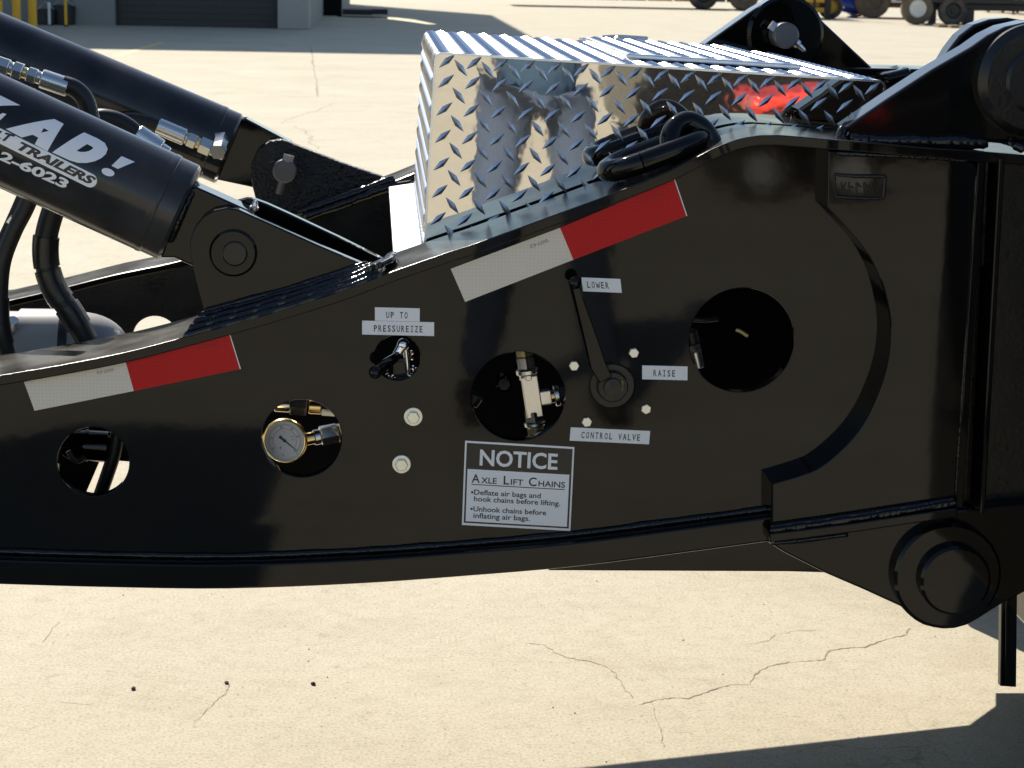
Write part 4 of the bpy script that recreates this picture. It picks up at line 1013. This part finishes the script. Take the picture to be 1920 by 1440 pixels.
sm = MB(); bbox(sm, dl_+.03, dr_-.03, yb+.195, yb+.222, 0, .105, 'door_dark'); sme = sm.mesh('slat')
for k in range(36):
    o = bpy.data.objects.new('slat', sme); C.objects.link(o); adopt(o, dr); o.location = (0, 0, .115*k+.01)
bay = MB(); y2 = G(600, 29).y; xr2 = G(641, 29).x
bbox(bay, xc, xr2, y2, y2+.3, 0, 4.4, 'interior_shade'); bbox(bay, xc, xr2, y2+.003, y2+.3, 4.4, HB-.01, 'wall_paint'); bbox(bay, xr2-.3, xr2, y2+.3, yb+20, 0, HB-.01, 'wall_paint')  # solid near-black panel paints the shade within the bay opening
for z in (.35, .8, 1.25, 1.7): bbox(bay, xc+.2, xr2-.1, y2-.02, y2, z, z+.05, 'chassis_dark')
build(bay, 'loading_bay', bld, None)

def post(px, py, wpx, h, m, name, lab, cat, group=None):
    g = G(px, py); w_ = wpx*(g-CAM).dot(FW)/FPX; mb = MB()
    if m == 'pipe_white':
        mb.lathe([(0, w_/2), (h, w_/2), (h+.03, w_*.62), (h+.08, w_*.62), (h+.1, w_*.3)], (g.x, g.y, 0), (0, 0, 1), m, 20)
        mb.lathe([(0, w_*.9), (.02, w_*.9)], (g.x, g.y, 0), (0, 0, 1), 'chassis_dark', 20)
    else:
        mb.lathe([(0, w_/2), (h, w_/2), (h+w_*.15, w_*.4), (h+w_*.25, w_*.15)], (g.x, g.y, 0), (0, 0, 1), m, 24)
        mb.lathe([(0, w_*.72), (.03, w_*.72)], (g.x, g.y, 0), (0, 0, 1), 'chassis_dark', 24)
    tag(build(mb, name, None, 30), lab, cat, group)
post(-1, 62, 14, 2.4, 'yellow_paint', 'bollard', 'leftmost yellow bollard, cut by the left edge', 'bollard', 'yellow bollards in front of the warehouse')
post(32, 61, 16, 2.4, 'yellow_paint', 'bollard', 'second yellow bollard from the left edge', 'bollard', 'yellow bollards in front of the warehouse')
post(62, 60, 16, 2.4, 'yellow_paint', 'bollard', 'third yellow bollard from the left, nearest to the white standpipe', 'bollard', 'yellow bollards in front of the warehouse')
post(124, 50, 5.5, 2.2, 'yellow_paint', 'bollard', 'thin yellow post against the wall left of the roller door', 'bollard', 'yellow bollards in front of the warehouse')
post(602, 29, 7, 2.6, 'yellow_paint', 'bollard', 'yellow post in the dark loading bay right of the pier', 'bollard', 'yellow bollards in front of the warehouse')
post(93, 48, 5, .30, 'pipe_white', 'standpipe', 'short white standpipe between the yellow posts', 'pipe')
for k, (px, py, n) in enumerate(((662, 27, 1), (692, 26, 1))):
    g = G(px, py); rt = root('pallet', (g.x, g.y, 0), ('left' if k == 0 else 'right')+' one of two dark pallets lying in the shade beside the loading bay', 'pallet', 'pallets by the loading bay')
    for j in range(n):
        mb = MB()
        for q in range(3): mb.box((g.x, g.y-.26+.26*q, .048+.14*j), (.85, .08, .094), 'chassis_dark')
        build(mb, 'bearer', rt, None)
        for q in range(5):
            mb = MB(); mb.box((g.x, g.y-.26+.13*q, .106+.14*j), (.85, .09, .02), 'chassis_dark'); build(mb, 'deck_board', rt, None)
for k, (px, py, s, m) in enumerate(((80, 48, .16, 'chassis_dark'), (113, 48, .2, 'chassis_dark'))):
    g = G(px, py); mb = MB(); mb.lathe([(0, s*.8), (.02, s), (s*1.6, s*1.05), (s*1.7, s*.9), (s*1.7, s*.2)], (g.x, g.y+.4, 0), (0, 0, 1), m, 20); mb.tube([(g.x-s, g.y+.4, s*1.5), (g.x, g.y+.4, s*2.5), (g.x+s, g.y+.4, s*1.5)], .01, 'zinc', 8)
    tag(build(mb, 'bucket', None, 30), ('dark bucket left of the white standpipe', 'dark bucket right of the white standpipe')[k], 'bucket', 'buckets by the warehouse wall')

# ------------------------------------------------------------------ parked machines along the top edge
def wheel(parent, x, y, r, wd, tm_, hm, ax=(0, -1, 0)):
    mb = MB(); mb.lathe([(0, r*.55), (0, r*.90), (wd*.12, r*.98), (wd*.25, r), (wd*.75, r), (wd*.88, r*.98), (wd, r*.90), (wd, r*.55)], (x, y, r), ax, tm_, 36, cap=False)
    wo_ = build(mb, 'wheel', parent, 30)
    mb = MB(); mb.lathe([(wd*.72, r*.56), (wd*.98, r*.54), (wd*.80, r*.42), (wd*.80, r*.2), (wd*.95, r*.17), (wd*.95, .01)], (x, y, r), ax, hm, 28, cap=False); build(mb, 'rim', wo_, 30)
g = G(1715, 46); k_ = (g-CAM).dot(FW)/FPX
trl = root('flatbed_trailer', (g.x+.8, g.y, 0), 'dark flatbed trailer with a white-hubbed wheel parked at the top right', 'trailer')
wheel(trl, g.x, g.y, 30*k_, .22, 'tyre_dusty', 'hub_white'); wheel(trl, g.x+68*k_, g.y+.02, 27*k_, .22, 'tyre', 'chassis_dark'); wheel(trl, g.x+1.35, g.y+1.7, .36, .22, 'tyre', 'chassis_dark')
mb = MB(); mb.box((g.x+1.4, g.y+.9, .42), (2.6, 1.7, .16), 'chassis_dark'); mb.box((g.x+.42, g.y+.1, .22), (.16, .2, .40), 'chassis_dark'); mb.box((g.x+1.28, g.y+.15, .20), (.22, .3, .36), 'chassis_dark'); build(mb, 'chassis', trl, None, bevel=.02)
mb = MB(); mb.box((g.x+1.7, g.y+.9, .56), (3.4, 2.1, .12), 'chassis_dark'); mb.box((g.x+.3, g.y+.25, .80), (1.5, .7, .36), 'chassis_dark'); mb.box((g.x+1.7, g.y+.4, .95), (.9, 1.0, .66), 'machine_red'); build(mb, 'bed', trl, None, bevel=.02)
for k in range(4):
    mb = MB(); gg = G(1765+k*22, 51+k*1.2); mb.box((gg.x, gg.y, .03), (.24, .5, .06), 'wood'); tag(build(mb, 'timber_block', None, None, bevel=.005), 'low timber block on the ground below the dark trailer, '+('first', 'second', 'third', 'fourth')[k]+' from the left', 'timber', 'timber blocks below the trailer')
g = G(1632, 34); k_ = (g-CAM).dot(FW)/FPX
rdt = root('equipment_trailer', (g.x+.4, g.y, 0), 'red and white equipment trailer with a big dusty wheel, parked behind the blue machine', 'trailer')
wheel(rdt, g.x, g.y, 33*k_, .26, 'tyre_dusty', 'tyre_dusty'); wheel(rdt, g.x, g.y+1.7, 33*k_, .26, 'tyre_dusty', 'tyre_dusty')
mb = MB(); mb.box((g.x+.75, g.y+.9, .40), (1.6, 1.5, .26), 'machine_red'); mb.box((g.x+.55, g.y+.1, .32), (.7, .1, .07), 'wood'); build(mb, 'frame', rdt, None, bevel=.02)
mb = MB(); mb.box((g.x+.62, g.y+.1, .62), (.36, .8, .44), 'body_white'); mb.box((g.x+.92, g.y+.1, .60), (.2, .8, .46), 'body_red'); build(mb, 'cabinet', rdt, None, bevel=.03)
g = G(1597, 33)
blm = root('blue_machine', (g.x, g.y, 0), 'bright blue machine arm with a foot, between the yellow machine and the trailers', 'machine')
mb = MB(); mb.tube([(g.x-.35, g.y, .35), (g.x+.1, g.y-.05, .26), (g.x+.5, g.y-.05, .42), (g.x+.62, g.y, .8)], [.19, .19, .17, .15], 'machine_blue', 12); mb.box((g.x-.15, g.y+.2, .60), (.8, .6, .55), 'machine_blue'); build(mb, 'arm', blm, 40, bevel=.01)
mb = MB(); mb.tube([(g.x+.05, g.y-.05, .28), (g.x, g.y-.05, .04)], .06, 'machine_blue', 12); mb.box((g.x, g.y-.05, .02), (.24, .24, .04), 'machine_blue'); build(mb, 'foot', blm, 40)
mb = MB(); mb.tube([(g.x+.32, g.y-.12, .30), (g.x+.30, g.y-.12, .02)], .03, 'chassis_dark', 10); mb.lathe([(0, .03), (.02, .03)], (g.x-.36, g.y-.2, .26), (0, -1, 0), 'hub_white', 12); mb.lathe([(0, .03), (.02, .03)], (g.x-.28, g.y-.2, .26), (0, -1, 0), 'hub_white', 12); build(mb, 'jack', blm, 40)
g = G(1530, 36)
ylm = root('forklift', (g.x, g.y, 0), 'yellow and black forklift mast behind the far pin ear', 'forklift')
mb = MB(); bbox(mb, g.x-.42, g.x-.30, g.y, g.y+.12, 0, 2.2, 'chassis_dark'); bbox(mb, g.x+.22, g.x+.36, g.y, g.y+.12, 0, 2.2, 'chassis_dark'); build(mb, 'mast', ylm, None, bevel=.01)
mb = MB()
for z in (.16, .40, .64): bbox(mb, g.x-.28, g.x+.20, g.y+.02, g.y+.10, z, z+.12, 'machine_yellow')
bbox(mb, g.x-.08, g.x-.02, g.y+.01, g.y+.05, .1, 1.2, 'chassis_dark'); build(mb, 'carriage', ylm, None, bevel=.01)
mb = MB(); bbox(mb, g.x-.5, g.x+.5, g.y+.3, g.y+2.0, .25, 1.1, 'machine_yellow'); build(mb, 'body', ylm, None, bevel=.08)
wheel(ylm, g.x+.42, g.y+.5, .30, .24, 'tyre', 'machine_yellow'); wheel(ylm, g.x-.42, g.y+.5, .30, .24, 'tyre', 'machine_yellow')
g = G(1392, 20)
lby = root('long_trailer', (g.x-2, g.y, 0), 'long low trailer with yellow and grey side boards along the top edge', 'trailer')
wheel(lby, g.x, g.y, .42, .26, 'tyre_dusty', 'tyre_dusty'); wheel(lby, g.x-1.1, g.y+.3, .42, .26, 'tyre', 'chassis_dark')
mb = MB(); bbox(mb, g.x-6.6, g.x+.8, g.y+.35, g.y+2.3, .30, .60, 'chassis_dark'); build(mb, 'bed', lby, None, bevel=.02)
mb = MB()
for k in range(9): bbox(mb, g.x-6.4+k*.75, g.x-5.7+k*.75, g.y+.30, g.y+.345, .22, .62, ('machine_red', 'chassis_dark', 'machine_red', 'chassis_dark', 'chassis_dark', 'machine_yellow', 'machine_yellow', 'crate_teal', 'chassis_dark')[k])
build(mb, 'side_board', lby, None)
for k, (px, py, m, wd_) in enumerate(((1880, 24, 'crate_teal', 1.0), (1925, 28, 'machine_yellow', .9))):
    g = G(px, py); rt = root('crate', (g.x, g.y, 0), ('grey green metal crate at the top right corner', 'yellow framed crate cut by the right edge')[k], 'crate', 'crates at the top right')
    mb = MB(); bbox(mb, g.x-wd_/2, g.x+wd_/2, g.y, g.y+.8, .12, 1.0, m); build(mb, 'body', rt, None, bevel=.015)
    mb = MB()
    for q in (-.45, 0, .45): bbox(mb, g.x+wd_*q-.04, g.x+wd_*q+.04, g.y-.03, g.y, 0, 1.0, 'wood')
    bbox(mb, g.x-wd_/2, g.x+wd_/2, g.y-.05, g.y-.02, .10, .18, 'wood'); build(mb, 'frame', rt, None)

# ================================================================== BEHIND THE CAMERA (seen only mirrored in the steel and aluminium)
person = root('person', (.46, -3.16, 0), 'person in blue shirt and jeans, seen only as a reflection in the toolbox front', 'person')
def skin(name, verts, edges, radii, m, parent, rootv=0):
    me = bpy.data.meshes.new(name); me.from_pydata(verts, edges, []); o = link(name, me, parent)
    o.modifiers.new('skin', 'SKIN'); me.materials.append(MATS[m])
    for i, r_ in enumerate(radii): me.skin_vertices[0].data[i].radius = (r_, r_) if not isinstance(r_, tuple) else r_
    me.skin_vertices[0].data[rootv].use_root = True
    md = o.modifiers.new('sub', 'SUBSURF'); md.levels = 2; md.render_levels = 2
    for p in me.polygons: p.use_smooth = True
    o.modifiers['skin'].use_smooth_shade = True
    return o
px_, py_ = .46, -3.16
def rel(l): return [(px_+a, py_+b, c) for a, b, c in l]
skin('body', rel([(0, 0, .86), (0, .0, 1.12), (0, 0, 1.30), (0, 0, 1.44), (0, .01, 1.52), (0, .02, 1.58),
                  (.19, 0, 1.42), (.25, .08, 1.16), (-.02, .30, 1.24), (-.19, 0, 1.42), (-.27, .08, 1.16), (-.26, .36, 1.25)]),
     [(0, 1), (1, 2), (2, 3), (3, 4), (4, 5), (3, 6), (6, 7), (7, 8), (3, 9), (9, 10), (10, 11)],
     [(.10, .07), (.175, .125), (.175, .125), (.16, .11), .06, .055, .062, .045, .032, .062, .045, .032], 'shirt', person)
skin('jeans', rel([(0, 0, 1.04), (-.098, 0, .87), (-.130, .02, .50), (-.18, 0, .10), (.098, 0, .87), (.130, .02, .50), (.19, 0, .10)]), [(0, 1), (1, 2), (2, 3), (0, 4), (4, 5), (5, 6)],
     [(.165, .12), .090, .068, .056, .090, .068, .056], 'denim', person)
for s in (-1, 1):
    skin('shoe', rel([(s*.195, -.05, .06), (s*.20, .08, .05), (s*.21, .19, .035)]), [(0, 1), (1, 2)], [.055, .050, .035], 'shoe', person)
hd = skin('head', rel([(0, .02, 1.60), (0, .03, 1.68), (0, .03, 1.75), (0, .10, 1.64), (0, .135, 1.675)]), [(0, 1), (1, 2), (1, 3), (1, 4)], [.062, .085, .07, .040, .016], 'skin', person)
skin('hair', rel([(0, -.02, 1.66), (0, -.01, 1.75), (0, .04, 1.79)]), [(0, 1), (1, 2)], [.075, .085, .065], 'hair', person)
for s, hx_ in ((-1, -.26), (1, -.02)):
    bxx = rel([(hx_, .40, 1.26)])[0]; vs_ = [bxx]; ed = []; rd = [.030]
    for f_ in range(5):
        q = -1+f_*.5; i = len(vs_)
        vs_ += [(bxx[0]+s*.02-.014*q*s, bxx[1]+.03, bxx[2]+.022*q), (bxx[0]-s*.02, bxx[1]+.055-.006*abs(q), bxx[2]+.024*q), (bxx[0]-s*.045, bxx[1]+.045, bxx[2]+.020*q)]
        ed += [(0, i), (i, i+1), (i+1, i+2)]; rd += [.010, .009, .008]
    skin('hand', vs_, ed, rd, 'skin', person)
# unseen red cart and long black trailer, added behind the camera for their reflections
tk = root('reflected_cart', (2.35, -9.0, 0), 'red yard cart behind the viewer, seen only as a red reflection in the toolbox front', 'cart')
mb = MB(); bbox(mb, 2.10, 2.80, -9.5, -8.7, .46, .57, 'body_red'); build(mb, 'tub', tk, None, bevel=.04)
mb = MB(); mb.tube([(2.75, -9.1, .45), (3.2, -9.1, .55), (3.5, -9.1, .95)], .02, 'chassis_dark', 10); build(mb, 'handle', tk, 40)
for x in (2.1, 2.6): wheel(tk, x, -8.75, .18, .1, 'tyre', 'hub_white', (0, 1, 0)); wheel(tk, x, -9.45, .18, .1, 'tyre', 'hub_white', (0, -1, 0))
bt = root('reflected_trailer', (7.5, -12, 0), 'long black lowbed trailer parked behind the viewer, seen only as a dark reflection', 'trailer')
mb = MB(); bbox(mb, 1.75, 13.0, -13.4, -11.0, .10, 1.0, 'black_paint_rough'); build(mb, 'deck', bt, None, bevel=.04)
mb = MB(); bbox(mb, 5.0, 12.0, -13.2, -11.2, 1.1, 2.4, 'black_paint_rough'); build(mb, 'load', bt, None, bevel=.05)
for x in (9.5, 10.7, 11.9): wheel(bt, x, -11.2, .48, .3, 'tyre', 'chassis_dark', (0, 1, 0))
